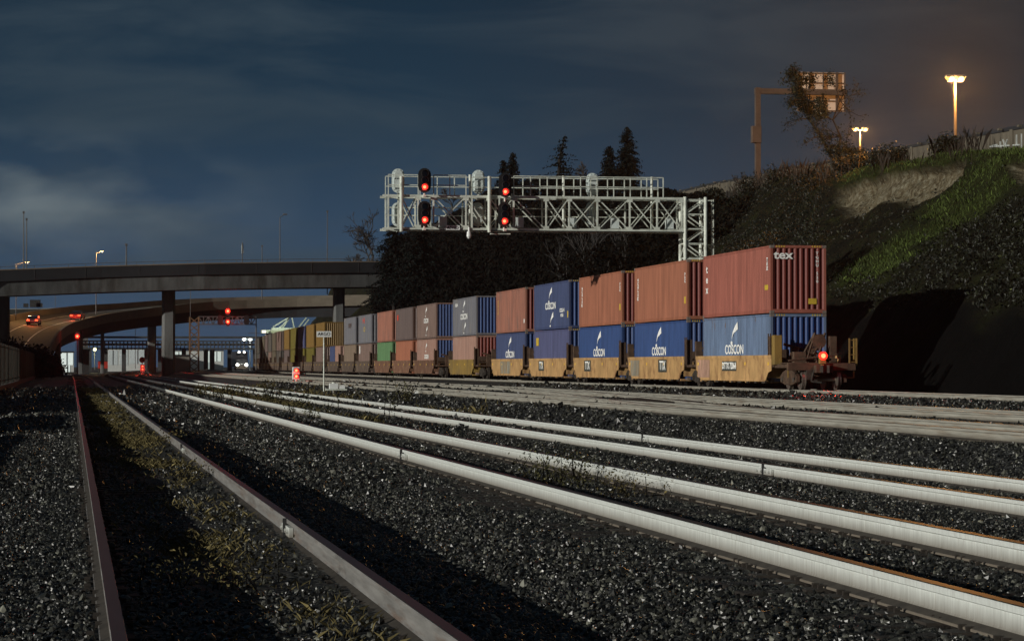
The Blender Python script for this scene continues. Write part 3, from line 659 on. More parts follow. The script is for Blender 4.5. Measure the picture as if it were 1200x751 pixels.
m_redlamp = mat('red_lamp_glass', (.5, .02, .01), .3, emit=(1, .025, .012), estr=2.2)
m_core = mat('glowing_lamp_core', (.8, .3, .1), .3, emit=(1, .15, .06), estr=4.5)
ed = thing('tail_light', 'red glowing end of train light box clamped on the rear coupler', 'train light', Vector((TX, made[0][2].location.y - 9.72, TZ + 1.0)))
MB().box((0, 0, .22), (.28, .2, .30)).box((0, .02, .03), (.12, .12, .12)).build('case', m_wy2, ed, bevel=.02)
MB().tube((0, -.06, .40), (0, -.14, .40), .175, 16).tube((0, .06, .38), (0, -.05, .40), .12, 12).build('lamp_lens', m_redlamp, ed)
MB().tube((0, -.13, .40), (0, -.155, .40), .095, 12).build('lamp_core', m_core, [c for c in ed.children if c.name.startswith('lamp_lens')][0])
lamp('tail_glow', (0, -.9, .48), (1, .05, .03), 14, ed, .1); beam(ed, (0, -.2, .40), 700, size=70)
# ---------------------------------------------------------------- signal gantry over the tracks
m_galv = mat('galvanised_signal_steel', (.66, .70, .62), .5, metal=.0, var=.15, scale=2.5, spec=.4, col2=(.42, .44, .38))
m_black = mat('black_signal_backing', (.012, .012, .013), .6, var=.2)
m_visor = mat('black_signal_visor', (.015, .013, .013), .5)
m_dklens = mat('dark_lens_glass', (.02, .02, .02), .15, spec=.6)
m_redlens = mat('red_signal_lens', (.5, .02, .01), .3, emit=(1, .03, .02), estr=1.8)
m_pole0 = mat('dark_cable', (.03, .03, .03), .6)
m_greyhd = mat('grey_signal_housing', (.60, .66, .64), .55, var=.15, scale=3)
def stadium(w, h, n=8): 
    r = w / 2; k = h / 2 - r
    return [(r * math.cos(a), k + r * math.sin(a)) for a in np.linspace(0, math.pi, n)] + [(-r * math.cos(a), -k - r * math.sin(a)) for a in np.linspace(0, math.pi, n)]
def signal_head(parent, loc, face, lit=None, w=.70, h=1.34, power=5):
    """face -1 looks at the camera, +1 away; loc is local to parent, centre of the head"""
    bm_ = m_black if face < 0 else m_greyhd
    x, y, z = loc; f = face
    hd = MB().prism([(x + a, y - .012 * f, z + b) for a, b in stadium(w, h)], (0, .024 * f, 0)).build('signal_head', bm_, parent)
    hb = MB(); hb.prism([(x + a, y - .014 * f, z + b) for a, b in stadium(w * .66, h * .84)], (0, -.24 * f, 0))
    if f > 0:
        for k in range(-2, 3): hb.box((x, y - .262, z + k * h * .15), (w * .5, .02, .035))
        for a, b in stadium(w * .86, h * .9, 6): hb.tube((x + a, y - .012, z + b), (x + a, y - .05, z + b), .022, 6)
    hb.build('housing', m_greyhd if f > 0 else m_black, hd)
    MB().tube((x, y - .1 * f, z - h / 2 - .02), (x, y - .1 * f, z - h / 2 - .22), .055, 8).build('stem', m_galv, hd)
    for i, dz in enumerate((.36, 0, -.36)):
        c = (x, y + .02 * f, z + dz * h / 1.34)
        l_ = MB().tube(c, (c[0], c[1] + .03 * f, c[2]), .165, 18).build('lens', m_redlens if (lit is not None and i == lit) else m_dklens , hd)
        if i == lit and lit is not None: MB().tube((c[0], c[1] + .03 * f, c[2]), (c[0], c[1] + .045 * f, c[2]), .085, 14).build('lens_core', m_core, hd)
        v = MB(); n = 14; rr = .19; vs = []
        for q in range(n + 1):
            a = R(-40) + R(260) * q / n
            for yy in (0, .30 if f < 0 else .26):
                vs.append((c[0] + rr * math.cos(a), c[1] + f * yy, c[2] + rr * math.sin(a)))
        v.add(vs, [(2 * q, 2 * q + 1, 2 * q + 3, 2 * q + 2) for q in range(n)])
        o = v.build('visor', m_visor, hd); sm = o.modifiers.new('solid', 'SOLIDIFY'); sm.thickness = .012
    if lit is not None:
        dz = (.36, 0, -.36)[lit]; lamp('signal_glow', (x, y + f * .42, z + dz * h / 1.34), (1, .05, .03), power, hd, .08); beam(hd, (x, y + f * .36, z + dz * h / 1.34), 200)
    return hd
GY = 141.5
pL, pR = at(455, 268.5, GY), at(799, 271.5, GY)
zt, zb = at(600, 231, GY).z, at(600, 269.5, GY).z; zr = at(600, 206.5, GY).z
xl, xr = pL.x, pR.x; D = 1.25
gt = thing('cantilever_signal_gantry', 'pale steel cantilever signal gantry with railings reaching over the tracks above the train', 'signal gantry', (at(813, 300, GY).x, GY + .6, -.1))
xp = [xl + (at(p, 250, GY).x - xl) * 1.0 for p in (455, 470, 490, 508, 546, 553, 573, 585, 602, 640, 667, 700, 738, 770, 799)]
b = MB()
for y in (GY, GY + D):
    for z in (zt, zb): b.box(((xl + xr) / 2 - .1, y, z), (xr - xl + .4, .12, .13))
b.each('chord', m_galv, gt, world=True)
b = MB()
for y in (GY, GY + D):
    for x in xp: b.bar((x, y, zb), (x, y, zt), .085)
for x in xp:
    for z in (zt, zb): b.bar((x, GY, z), (x, GY + D, z), .06)
b.each('upright', m_galv, gt, world=True)
b = MB()
xd = [at(p, 250, GY).x for p in (470, 490, 508, 546, 573, 602, 640, 667, 700, 738, 770, 799)]
for y in (GY + .02, GY + D - .02):
    for i in range(len(xd) - 1):
        b.bar((xd[i], y, zt), (xd[i + 1], y, zb), .055)
        if i % 2 == 0 or i > 5: b.bar((xd[i + 1], y + .03, zt), (xd[i], y + .03, zb), .05)
for i in range(len(xd) - 1): b.bar((xd[i], GY, zb), (xd[i + 1], GY + D, zb), .045); b.bar((xd[i + 1], GY, zt), (xd[i], GY + D, zt), .045)
b.each('brace', m_galv, gt, world=True)
b = MB(); b.box(((xl + xr) / 2, GY + D / 2, zb + .1), (xr - xl, D - .3, .03)); b.box(((xl + xr) / 2 - .6, GY + D / 2, zt + .09), (xr - xl - 1.2, .5, .02))
b.each('walkway', m_galv, gt, world=True)
b = MB(); xe = at(777, 220, GY).x
for y, seg in ((GY - .04, ((455, 490), (508, 546), (602, 777))), (GY + D + .04, ((455, 777),))):
    for a, c in seg:
        xa, xb = at(a, 220, GY).x, at(c, 220, GY).x
        for z in (zr, zr - (zr - zt) * .48): b.bar((xa, y, z), (xb, y, z), .05)
        n = max(1, round((xb - xa) / .95))
        for k in range(n + 1): b.bar((xa + (xb - xa) * k / n, y, zt), (xa + (xb - xa) * k / n, y, zr), .05)
for z in (zr - .55 - (zr - zt), zr - .98 - (zr - zt)): b.bar((xl, GY + D + .06, z), (xr, GY + D + .06, z), .05)
b.build('railing', m_galv, gt, world=True)
b = MB()
for px, top in ((470, 207), (573, 207)): 
    x = at(px, 240, GY).x; b.tube((x, GY - .16, zb - .15), (x, GY - .16, at(px, top, GY).z), .10, 12)
for px in (553, 663, 767):
    x = at(px, 240, GY).x; b.tube((x, GY + .7, zb), (x, GY + .7, zr + .1), .07, 10)
b.each('hanger_mast', m_galv, gt, world=True)
# tower
lx0, lx1 = at(803, 270, GY).x, at(827, 270, GY).x; b = MB(); c_ = MB(); ty = GY + 1.15
ztop = at(815, 231, GY).z
for x in (lx0, lx1):
    for y in (GY, ty): b.tube((x, y, -.1), (x, y, ztop), .105, 14)
b.each('tower_leg', m_galv, gt, world=True)
nz = 11
for k in range(nz):
    z0, z1 = ztop - .15 - k * .8, ztop - .15 - (k + 1) * .8
    if z1 < 0: break
    for (xa, ya, xb, yb) in ((lx0, GY, lx1, GY), (lx0, ty, lx1, ty), (lx0, GY, lx0, ty), (lx1, GY, lx1, ty)):
        c_.bar((xa, ya, z0), (xb, yb, z0), .06)
        if k % 2: c_.bar((xa, ya, z0), (xb, yb, z1), .065)
        else: c_.bar((xb, yb, z0), (xa, ya, z1), .065)
c_.each('tower_lacing', m_galv, gt, world=True)
b = MB(); x0 = at(838, 260, GY).x
b.bar((x0, GY + .4, 0), (x0, GY + .4, ztop - .1), .05); b.bar((x0, GY + .8, 0), (x0, GY + .8, ztop - .1), .05)
for z in np.arange(.4, ztop - .2, .3): b.bar((x0, GY + .4, z), (x0, GY + .8, z), .03)
for z in (ztop - .15, ztop - 2.6, 3): b.bar((x0, GY + .6, z), (lx1, GY + .6, z), .05)
b.build('ladder', m_galv, gt, world=True)
base_l = wloc(gt)
def gloc(px, py, y): p = at(px, py, y); return (p.x - base_l.x, y - base_l.y, p.z - base_l.z)
for px, py in ((497.5, 212), (497.5, 250.5), (592, 217.5), (591, 252)):
    signal_head(gt, gloc(px, py - .5, GY - .55), -1, 2)
for px, py in ((466.5, 212), (466.5, 251.5), (560.5, 213.5), (559.5, 251.5), (694, 217), (694, 250)):
    signal_head(gt, gloc(px, py, GY + D + .5), 1)
b = MB()
for px in (497.5, 592): 
    p = at(px, 240, GY - .45); b.box((p.x, GY - .25, zt - .02), (.14, .5, .1)); b.box((p.x, GY - .25, zb - .02), (.14, .5, .1))
for px in (466.5, 560.5, 694):
    p = at(px, 240, GY + D + .3); b.box((p.x, GY + D + .25, zt - .02), (.14, .7, .1)); b.box((p.x, GY + D + .25, zb - .02), (.14, .7, .1))
b.each('head_bracket', m_galv, gt, world=True)
MB().tube((xl + .3, GY - .09, zb - .05), (xr, GY - .09, zb - .05), .03, 6).build('cable_conduit', m_pole0, gt, world=True)
b = MB()
for px in (520, 610, 672, 722, 786): p = at(px, 250, GY); b.box((p.x, GY + .35, zb + .42), (.42, .3, .55))
b.each('relay_box', m_greyhd, gt, world=True)
b = MB()
for x in xd[1:]:
    for z in (zb + .10, zt - .10): b.box((x, GY - .048, z), (.30, .012, .24))
b.each('gusset_plate', m_galv, gt, world=True)
m_signw = mat('white_sign_face', (.80, .82, .80), .5, var=.06)
m_signk = mat('black_sign_letters', (.015, .015, .015), .6)
p = at(530.5, 267, GY - .1)
sg = MB().box((p.x, GY - .13, p.z), (.76, .03, .24)).build('name_plate', m_signw, gt, world=True)
text('lettering', 'ARGO', .20, m_signk, sg, (p.x - base_l.x, GY - .148 - base_l.y, p.z - base_l.z), FRONT, bold=.006, xs=1.12)
p = at(549.5, 274, GY - .1); MB().tube((p.x, GY - .1, p.z + .35), (p.x, GY - .1, p.z + .12), .05, 10).tube((p.x, GY - .1, p.z + .12), (p.x, GY - .1, p.z - .14), .10, 12, .13).tube((p.x, GY - .1, p.z - .14), (p.x, GY - .1, p.z - .26), .13, 12, .05).build('drop_light', m_signw, gt, world=True)
b = MB(); xa, xb = at(575, 275, GY).x, at(598, 275, GY).x; b.box(((xa + xb) / 2, GY + .2, zb - .22), (xb - xa, .5, .05)); b.build('service_tray', m_galv, gt, world=True)

# ---------------------------------------------------------------- small station sign, dwarf signals, switch machines
p = at(379.5, 456, 117.5); sg = thing('station_sign', 'small white sign lettered ARGO on a thin post between the tracks', 'sign', (p.x, 117.5, .05))
ztp = at(379.5, 391.5, 117.5).z - .05
MB().tube((0, 0, 0), (0, 0, ztp), .032, 10).build('post', m_galv, sg)
pl = MB().box((0, -.04, ztp), (.66, .02, .26)).build('sign_panel', m_signw, sg)
text('lettering', 'ARGO', .20, m_signk, pl, (0, -.052, ztp), FRONT, bold=.002, xs=1.0)
def dwarf(px, pyb, Y, h, label, lits, w=.45):
    p = at(px, pyb, Y); t = thing('dwarf_signal', label, 'signal', (p.x, Y, p.z), 'dwarf signals beside the tracks')
    MB().box((0, 0, .08), (.5, .4, .16)).tube((0, 0, .16), (0, 0, .34), .07, 10).build('pedestal', m_galv, t, bevel=.02)
    hs = MB().box((0, .06, .34 + (h - .34) / 2), (w, .26, h - .34)).build('housing', m_greyhd, t, bevel=.04)
    for z in lits:
        l_ = MB().tube((0, -.07, z), (0, -.12, z), .125, 16).build('lens', m_redlens, hs)
        v = MB(); vs = []
        for q in range(13):
            a = R(-20) + R(220) * q / 12
            for yy in (-.07, -.3): vs.append((.16 * math.cos(a), yy, z + .16 * math.sin(a)))
        v.add(vs, [(2 * q, 2 * q + 1, 2 * q + 3, 2 * q + 2) for q in range(12)]); o = v.build('visor', m_visor, hs); sm = o.modifiers.new('solid', 'SOLIDIFY'); sm.thickness = .01
        MB().tube((0, -.12, z), (0, -.135, z), .08, 14).build('lens_core', m_core, hs); lamp('signal_glow', (0, -.75, z), (1, .05, .03), 12, l_, .1); beam(l_, (0, -.35, z), 700 if Y < 300 else 5000)
    return t
dwarf(347, 451.5, 160, 1.12, 'low dwarf signal with two red lights near the small white station sign', (.90, .55))
dw = dwarf(167, 438.5, 400, 1.45, 'distant low dwarf signal with two bright red lights between the pale rails', (1.2, .75), .7)
MB().tube((-.05, 0, 1.45), (-.05, 0, 1.9), .06, 8).prism([(-.05 + .45 * math.cos(a), 0, 2.15 + .45 * math.sin(a)) for a in np.linspace(0, 6.283, 17)[:-1]], (0, .12, 0)).build('round_target', m_gear, dw)
def switch_machine(px, py, Y, label):
    p = at(px, py, Y); t = thing('switch_machine', label, 'switch machine', (p.x, Y, p.z), 'switch machines')
    t.scale = (.62, .62, .7)
    MB().box((0, 0, .06), (1.5, .5, .10)).build('base', m_galv, t)
    MB().box((-.18, 0, .28), (.62, .42, .34)).box((.42, 0, .22), (.4, .36, .22)).tube((.62, 0, .2), (1.15, 0, .16), .04, 8).build('casing', m_signw, t, bevel=.04)
    MB().tube((-.18, -.05, .45), (-.18, -.05, .52), .14, 14).build('cover_cap', m_galv, t)
    return t
switch_machine(394, 457.5, 116, 'white switch machine on the ballast beside the small station sign')
switch_machine(496, 468, 96, 'white switch machine lying among weeds right of the station sign')

# ---------------------------------------------------------------- viaduct
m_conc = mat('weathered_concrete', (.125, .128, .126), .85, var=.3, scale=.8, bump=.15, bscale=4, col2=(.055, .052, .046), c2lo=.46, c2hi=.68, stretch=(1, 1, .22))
m_concd = mat('dark_concrete', (.020, .022, .025), .9, var=.3, scale=.3, bump=.1, bscale=3)  # darker tone for the viaduct deck, ramp girder, footing and coping
m_concb = mat('brownish_concrete_cap', (.22, .17, .12), .85, var=.2, scale=.5)
m_pole = mat('dull_pole_steel', (.10, .10, .10), .5, var=.2)
vp = [(-260, 322, 322), (-60, 318.5, 328), (0, 317, 330), (120, 312.5, 332), (240, 309.3, 333), (350, 307.8, 335), (448, 307.2, 337), (476, 307.2, 338)]
vfr = []
for px, py, Y in vp: p = at(px, py, Y); vfr.append(p)
va = thing('highway_viaduct', 'high straight concrete highway viaduct crossing above the whole yard', 'viaduct', (vfr[4].x, 333, 0))
def frames(pts):
    o = []
    for i, p in enumerate(pts):
        q = pts[min(i + 1, len(pts) - 1)] - pts[max(i - 1, 0)]; q.z = 0; q.normalize(); A = Vector((-q.y, q.x, 0)); o.append((p, A, Vector((0, 0, 1))))
    return o
vf = frames(vfr)
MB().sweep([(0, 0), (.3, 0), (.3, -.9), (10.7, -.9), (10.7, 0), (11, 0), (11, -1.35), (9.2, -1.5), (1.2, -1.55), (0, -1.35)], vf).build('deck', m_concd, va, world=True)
MB().sweep([(-.04, .0), (.34, .0), (.34, .12), (-.04, .12)], vf).build('parapet_cap', m_concb, va, world=True)
MB().sweep([(.22, -1.38), (9.2, -1.5), (8.4, -3.15), (.55, -3.15)], vf).build('box_girder', m_conc, va, world=True)
b = MB()
for i in range(len(vfr) - 1):
    for k in range(6): p = vfr[i].lerp(vfr[i + 1], k / 6); b.bar((p.x, p.y + .15, p.z + .1), (p.x, p.y + .15, p.z + .45), .06)
    b.bar(vfr[i] + Vector((0, .15, .45)), vfr[i + 1] + Vector((0, .15, .45)), .06)
b.build('guard_rail', m_pole, va, world=True)
def pier(parent, px, pytop, Y, w, d, zb=-.6, flare=0, m=None):
    p = at(px, pytop, Y); b = MB(); c = .18 * w
    oc = [(-w / 2, -d / 2 + c), (-w / 2 + c, -d / 2), (w / 2 - c, -d / 2), (w / 2, -d / 2 + c), (w / 2, d / 2 - c), (w / 2 - c, d / 2), (-w / 2 + c, d / 2), (-w / 2, d / 2 - c)]
    b.prism([(p.x + a, Y + e, zb) for a, e in oc], (0, 0, p.z - zb))
    if flare: b.box((p.x, Y, p.z - .3), (w * flare, d * 1.1, .9))
    return b.build('pier', m or m_conc, parent, world=True)
b = MB()
for px in (40, 100, 163, 232, 300, 365, 420):
    k_ = [i for i in range(len(vp) - 1) if vp[i][0] <= px <= vp[i + 1][0]][0]; f_ = (px - vp[k_][0]) / (vp[k_ + 1][0] - vp[k_][0]); q0 = vfr[k_].lerp(vfr[k_ + 1], f_)
    b.box((q0.x, q0.y - .005, q0.z - .68), (.09, .03, 1.30))
b.each('expansion_joint', m_darkst, va, world=True)
pier(va, 197.5, 334.5, 338, 1.65, 2.2); pier(va, 3, 339, 335, 1.75, 2.2); pier(va, 397, 333, 340, 1.4, 2.0); pier(va, -190, 342, 330, 1.7, 2.2)

# ---------------------------------------------------------------- curved ramp behind
rp = [(57, 412, 318), (62, 402.5, 335), (66, 394, 352), (70, 388.5, 368), (79, 381.5, 390), (92, 376, 412), (111, 371.0, 432), (130, 367.2, 446), (160, 363, 460), (190, 359.5, 468), (250, 353.5, 474), (330, 350.2, 476), (400, 348.7, 474), (470, 348, 470), (560, 348, 462)]
rpt = [at(*q) for q in rp]
# refine with catmull-rom
def catmull(P, k=4):
    o = []
    for i in range(len(P) - 1):
        a, b_, c, d_ = P[max(i - 1, 0)], P[i], P[i + 1], P[min(i + 2, len(P) - 1)]
        for j in range(k):
            t = j / k; o.append(.5 * ((2 * b_) + (c - a) * t + (2 * a - 5 * b_ + 4 * c - d_) * t * t + (3 * b_ - a - 3 * c + d_) * t ** 3))
    return o + [P[-1]]
rpt = catmull(rpt); rf = frames(rpt)
ra = thing('curved_ramp', 'curved concrete highway ramp with an orange lit roadway sweeping behind the viaduct', 'highway ramp', (rpt[20].x, rpt[20].y, 0))
m_asph = mat('worn_roadway', (.09, .085, .06), .7, var=.2, scale=.4)
m_parap = mat('ramp_parapet_concrete', (.13, .112, .085), .85, var=.2, scale=.4)
BW, BK = 11.0, .75     # width, bank
MB().sweep([(.5, -.9), (BW - .5, -.9 + BK), (BW - .5, -1.3 + BK), (.5, -1.3)], rf).build('roadway', m_asph, ra, world=True)
MB().sweep([(0, 0), (.3, 0), (.5, -.92), (.5, -1.5), (0, -1.5)], rf).build('near_parapet', m_parap, ra, world=True)
MB().sweep([(BW - .3, BK), (BW, BK), (BW, -1.5 + BK), (BW - .5, -1.4 + BK), (BW - .5, -.92 + BK)], rf).build('far_parapet', m_parap, ra, world=True)
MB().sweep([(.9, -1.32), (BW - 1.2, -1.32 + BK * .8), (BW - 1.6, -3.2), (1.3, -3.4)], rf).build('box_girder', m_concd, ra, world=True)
b = MB()
for k in (3.6, 7.2): b.sweep([(k, -.9 + BK * (k - .5) / 10 + .004), (k + .15, -.9 + BK * (k - .35) / 10 + .004), (k + .15, -.9 + BK * (k - .35) / 10 + .02), (k, -.9 + BK * (k - .5) / 10 + .02)], rf)
b.build('lane_line', m_signw, ra, world=True)
def rpier(px, Y, top, w): return pier(ra, px, top, Y, w, 1.8, m=m_conc)
rpier(68, 371, 393, .8); rpier(178, 470, 374, 1.5); rpier(94.5, 425, 388, .75); rpier(402, 480, 366, 2.0); rpier(120, 450, 380, .6)
# cars climbing the ramp, tail lamps lit
m_tail = mat('car_tail_lamp', (.4, .02, .01), .4, emit=(1, .06, .02), estr=4)
m_glass = mat('dark_car_glass', (.01, .012, .015), .1, spec=.6); m_tyre = mat('tyre_rubber', (.012, .012, .012), .9)
def car(i, lat, colr, label):
    p, A, B = rf[i]; q = rf[i + 1][0] - p; t = thing('car', label, 'car', p + A * lat + Vector((0, 0, -.9 + BK * (lat - .5) / 10 + .01)), 'cars climbing the ramp')
    t.rotation_euler = (math.atan2(q.z, Vector((q.x, q.y, 0)).length), 0, math.atan2(-q.x, q.y))
    bo = MB(); pr = [(-2.2, .30), (-2.25, .75), (-2.1, .98), (-.3, 1.0), (.9, .96), (2.0, .82), (2.2, .62), (2.2, .30)]
    bo.prism([(-.88, y, z) for y, z in pr], (1.76, 0, 0)); bo.build('body', colr, t, bevel=.06)
    cb = MB(); pr = [(-1.8, .98), (-1.35, 1.42), (.1, 1.45), (.95, .97)]
    cb.prism([(-.76, y, z) for y, z in pr], (1.52, 0, 0)); cb.build('cabin', m_glass, t, bevel=.05)
    for s in (-1, 1):
        for y in (-1.35, 1.35): MB().tube((s * .68, y, .32), (s * .9, y, .32), .32, 14).build('wheel', m_tyre, t)
        MB().box((s * .62, -2.25, .80), (.42, .06, .22)).build('tail_lamp', m_tail, t)
    lamp('tail_glow', (0, -3.6, .9), (1, .09, .03), 130, t, .5)
0 and car(13, 3.4, mat('silver_car_paint', (.3, .3, .31), .35), 'silver car with red tail lamps nearest the foot of the curved ramp')
car(19, 6.2, mat('dark_car_paint', (.03, .03, .035), .3), 'dark car with red tail lamps in the far lane of the curved ramp')
car(25, 3.4, mat('red_car_paint', (.2, .02, .02), .3), 'red car with tail lamps lit, farthest up the curved ramp')
m_sod = mat('warm_lamp_glass', (.01, .01, .01), .6, emit=(1, .42, .08), estr=1.3, spec=.05)
m_sodc = mat('warm_lamp_core', (.01, .01, .01), .6, emit=(1, .72, .36), estr=2.6, spec=.05)
m_wht = mat('white_lamp_glass', (.02, .02, .02), .4, emit=(1, .93, .75), estr=1.6)
def street_lamp(px, pyt, pyb, Y, arm, label, glass, power, colr, g='street lamps beside the far roads', wpx=1.2, cat='street lamp', rad=.16):
    a, b_ = at(px, pyt, Y), at(px, pyb, Y); t = thing('street_lamp', label, cat, b_, g); h = a.z - b_.z; r = wpx / F * Y / 2
    MB().tube((0, 0, 0), (0, 0, h), r, 8, r * .7).build('pole', m_pole, t)
    ax = at(px + arm, pyt, Y).x - a.x
    if arm:
        MB().tube((0, 0, h), (ax * .7, 0, h + .35), r * .7, 6).tube((ax * .7, 0, h + .35), (ax, 0, h + .4), r * .7, 6).build('arm', m_pole, t)
        hd = MB().box((ax, 0, h + .42), (abs(ax) * .35 + .3, .4, .16)).build('lamp_head', m_pole, t, bevel=.03)
        if glass: MB().tube((ax, 0, h + .34), (ax, 0, h + .20), rad, 10, rad * .8).build('lamp_glass', glass, hd); lamp('lamp_light', (ax, 0, h - .1), colr, power, hd, .3)
    else: MB().box((0, 0, h + .1), (r * 3, r * 3, .3)).build('lamp_head', m_pole, t)
    return t
WARM = (1, .72, .36)
street_lamp(112.5, 297, 368, 440, 7, 'tall street lamp with a lit white head beside the curved ramp', m_wht, 2600, (1, .50, .16), rad=.17)
street_lamp(18.5, 310, 432, 420, 13, 'lit street lamp with a long arm at the far left beyond the viaduct', m_wht, 3000, (1, .50, .16), rad=.15)
street_lamp(328, 255, 308, 345, 6, 'unlit street lamp with a short hooked arm on the viaduct', None, 0, WARM)
street_lamp(383.5, 249, 345, 345, 0, 'tall straight grey pole crossing the viaduct near its right end', None, 0, WARM)
street_lamp(307, 289, 352, 479, 0, 'short thin pole behind the middle of the viaduct', None, 0, WARM)
street_lamp(27.5, 250, 317, 336, 0, 'tallest of the twin dark masts on the left of the viaduct', None, 0, WARM, wpx=1.5)
street_lamp(31, 258, 317, 336, 0, 'slightly shorter of the twin dark masts on the left of the viaduct', None, 0, WARM, wpx=1.5)
street_lamp(148, 288, 312, 336, 0, 'short thick dark post on the viaduct between twin masts and pier', None, 0, WARM, wpx=1.9)
p = at(284, 308, 336); fl = thing('flag_pole', 'slim pole with a furled pale banner on the viaduct', 'flag pole', p)
MB().tube((0, 0, 0), (0, 0, 2.6), .06, 8).build('pole', m_pole, fl); MB().prism([(-.1, 0, 1.2), (.16, 0, 1.25), (.13, 0, 2.2), (.0, 0, 2.65), (-.12, 0, 2.1)], (0, .06, 0)).build('banner', m_greyhd, fl)
for px, pt, Y in ((64.5, 345, 500), (158.5, 383, 700), (223, 340, 420)):
    street_lamp(px, pt, 432, Y, 0, {64.5: 'thin dark pole standing left of the ramp bend', 158.5: 'thin pale pole in front of the far pale warehouse', 223: 'thin wire pole beside the lattice signal mast'}[px], None, 0, WARM, wpx=.8)
# far left road wall, lamplight on it put in as pale concrete
p0, p1 = at(-120, 372, 640), at(150, 361, 640); fw = thing('far_highway', 'far low concrete highway at the left edge, its lit side painted pale', 'elevated road', (p0.x, 640, 0))
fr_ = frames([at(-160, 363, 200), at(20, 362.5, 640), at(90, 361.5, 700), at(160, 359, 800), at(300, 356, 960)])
MB().sweep([(0, 0), (10, 0), (10, -1.4), (0, -1.4)], fr_).build('deck', mat('lit_tone_concrete', (.60, .57, .46), .8, var=.1), fw, world=True)
MB().sweep([(1, -1.4), (9, -1.4), (8.5, -3), (1.5, -3)], fr_).build('box_girder', m_conc, fw, world=True)
b = MB()
for px in (-60, 20, 100): p = at(px, 364, 640 + max(0, px) * .8); b.box((p.x, p.y + 5, p.z / 2 - 2), (1.6, 1.6, p.z - 2))
b.build('pier', m_conc, fw, world=True)
b = MB()
for px, w, h in ((30, 1.2, .9), (41, 2.6, 1.8), (46, 1.5, 1)): p = at(px, 361, 660); b.box((p.x, 664, p.z + .3 + h / 2), (w, 3, h))
b.build('roof_clutter', m_darkst, fw, world=True)
# ---------------------------------------------------------------- lattice signal mast and bridge behind the viaduct
m_orust = mat('orange_brown_lattice_steel', (.16, .095, .05), .7, var=.3, scale=1)
LY = 395
lm = thing('lattice_signal_bridge', 'dark lattice signal bridge with one star bright double red signal behind the viaduct', 'signal gantry', (at(228, 435, LY).x, LY, -.4))
xa, xb = at(222.5, 400, LY).x, at(233, 400, LY).x; zt2 = at(228, 371.5, LY).z; b = MB()
for x in (xa, xb):
    for y in (LY, LY + 1.3): b.box((x, y, (zt2 - .4) / 2), (.17, .17, zt2 + .4))
b.each('tower_leg', m_orust, lm, world=True)
b = MB(); n = 8
for k in range(n):
    z0, z1 = (zt2) * k / n, zt2 * (k + 1) / n
    for y in (LY, LY + 1.3): b.bar((xa, y, z0), (xb, y, z1), .10); b.bar((xb, y, z0), (xa, y, z1), .10)
b.build('tower_lacing', m_orust, lm, world=True)
xe = at(300.5, 380, LY).x; z0, z1 = at(260, 380, LY).z, at(260, 371, LY).z; b = MB()
for y in (LY, LY + 1.2):
    b.box(((xb + xe) / 2, y, z0), (xe - xb, .12, .14)); b.box(((xb + xe) / 2, y, z1), (xe - xb, .1, .1))
    n = 12
    for k in range(n):
        x0, x1 = xb + (xe - xb) * k / n, xb + (xe - xb) * (k + 1) / n
        b.bar((x0, y, z0 if k % 2 else z1), (x1, y, z1 if k % 2 else z0), .07); b.bar((x1, y, z0), (x1, y, z1), .06)
b.build('truss', m_pole, lm, world=True)
b = MB(); b.tube((xe, LY + .6, -.4), (xe, LY + .6, z1), .09, 8)
for z in (5.2, 6.0): b.bar((xe - 1.2, LY + .6, z), (xe + 1.6, LY + .6, z), .07)
b.build('end_mast', m_pole, lm, world=True)
bl = wloc(lm); m_redbig = mat('far_red_signal_lens', (.5, .02, .01), .3, emit=(1, .03, .015), estr=2.0)
for py in (364.5, 377):
    p = at(267, py, LY - .6); hd = MB().prism([(p.x + a, LY - .58, p.z + b_) for a, b_ in stadium(.8, 1.3)], (0, .05, 0)).build('signal_head', m_black, lm, world=True)
    MB().tube((p.x, LY - .6, p.z), (p.x, LY - .68, p.z), .34 if py < 370 else .27, 16).build('lens', m_redbig, hd, world=True)
    MB().tube((p.x, LY - .68, p.z), (p.x, LY - .70, p.z), .15, 14).build('lens_core', m_core, hd, world=True)
    lamp('signal_glow', (p.x - bl.x, -1.5, p.z - bl.z), (1, .05, .03), 90, hd, .2); beam(hd, (p.x - bl.x, -.8, p.z - bl.z), 8000 if py < 370 else 5000, size=8)
for px in (258, 289):
    p = at(px, 375, LY - .6); MB().prism([(p.x + a, LY - .58, p.z + b_) for a, b_ in stadium(.75, 1.5)], (0, .3, 0)).build('signal_head', m_black, lm, world=True)
# mast signal at the end of the siding
MY = 372
p = at(90.5, 433, MY); ms = thing('mast_signal', 'single red signal on a slim mast at the vanishing point of the siding', 'signal', (p.x, MY, -.4)); h = at(90.5, 394, MY).z + .4
MB().tube((0, 0, 0), (0, 0, h - .5), .09, 10).build('mast', m_pole, ms)
hd = MB().prism([(a, -.12, h + b_) for a, b_ in stadium(.8, 1.2)], (0, .05, 0)).build('signal_head', m_black, ms)
MB().tube((0, -.13, h), (0, -.2, h), .27, 16).build('lens', m_redbig, hd); lamp('signal_glow', (0, -.9, h), (1, .05, .03), 70, hd, .2); sl_ = bpy.data.lights.new('signal_beam', 'SPOT'); sl_.energy = 9000; sl_.color = (1, .03, .015); sl_.spot_size = R(5); sl_.spot_blend = .8; sl_.shadow_soft_size = .25; sb_ = bpy.data.objects.new('signal_beam', sl_); COL.objects.link(sb_); sb_.parent = hd; sb_.location = (0, -.35, h); sb_.rotation_euler = (R(-89.2), 0, 0); MB().tube((0, -.2, h), (0, -.22, h), .15, 14).build('lens_core', m_core, hd)
b = MB()
for s in (-.2, .2): b.bar((s, .15, 0), (s, .15, h - .8), .04)
for z in np.arange(.3, h - 1, .35): b.bar((-.2, .15, z), (.2, .15, z), .03)
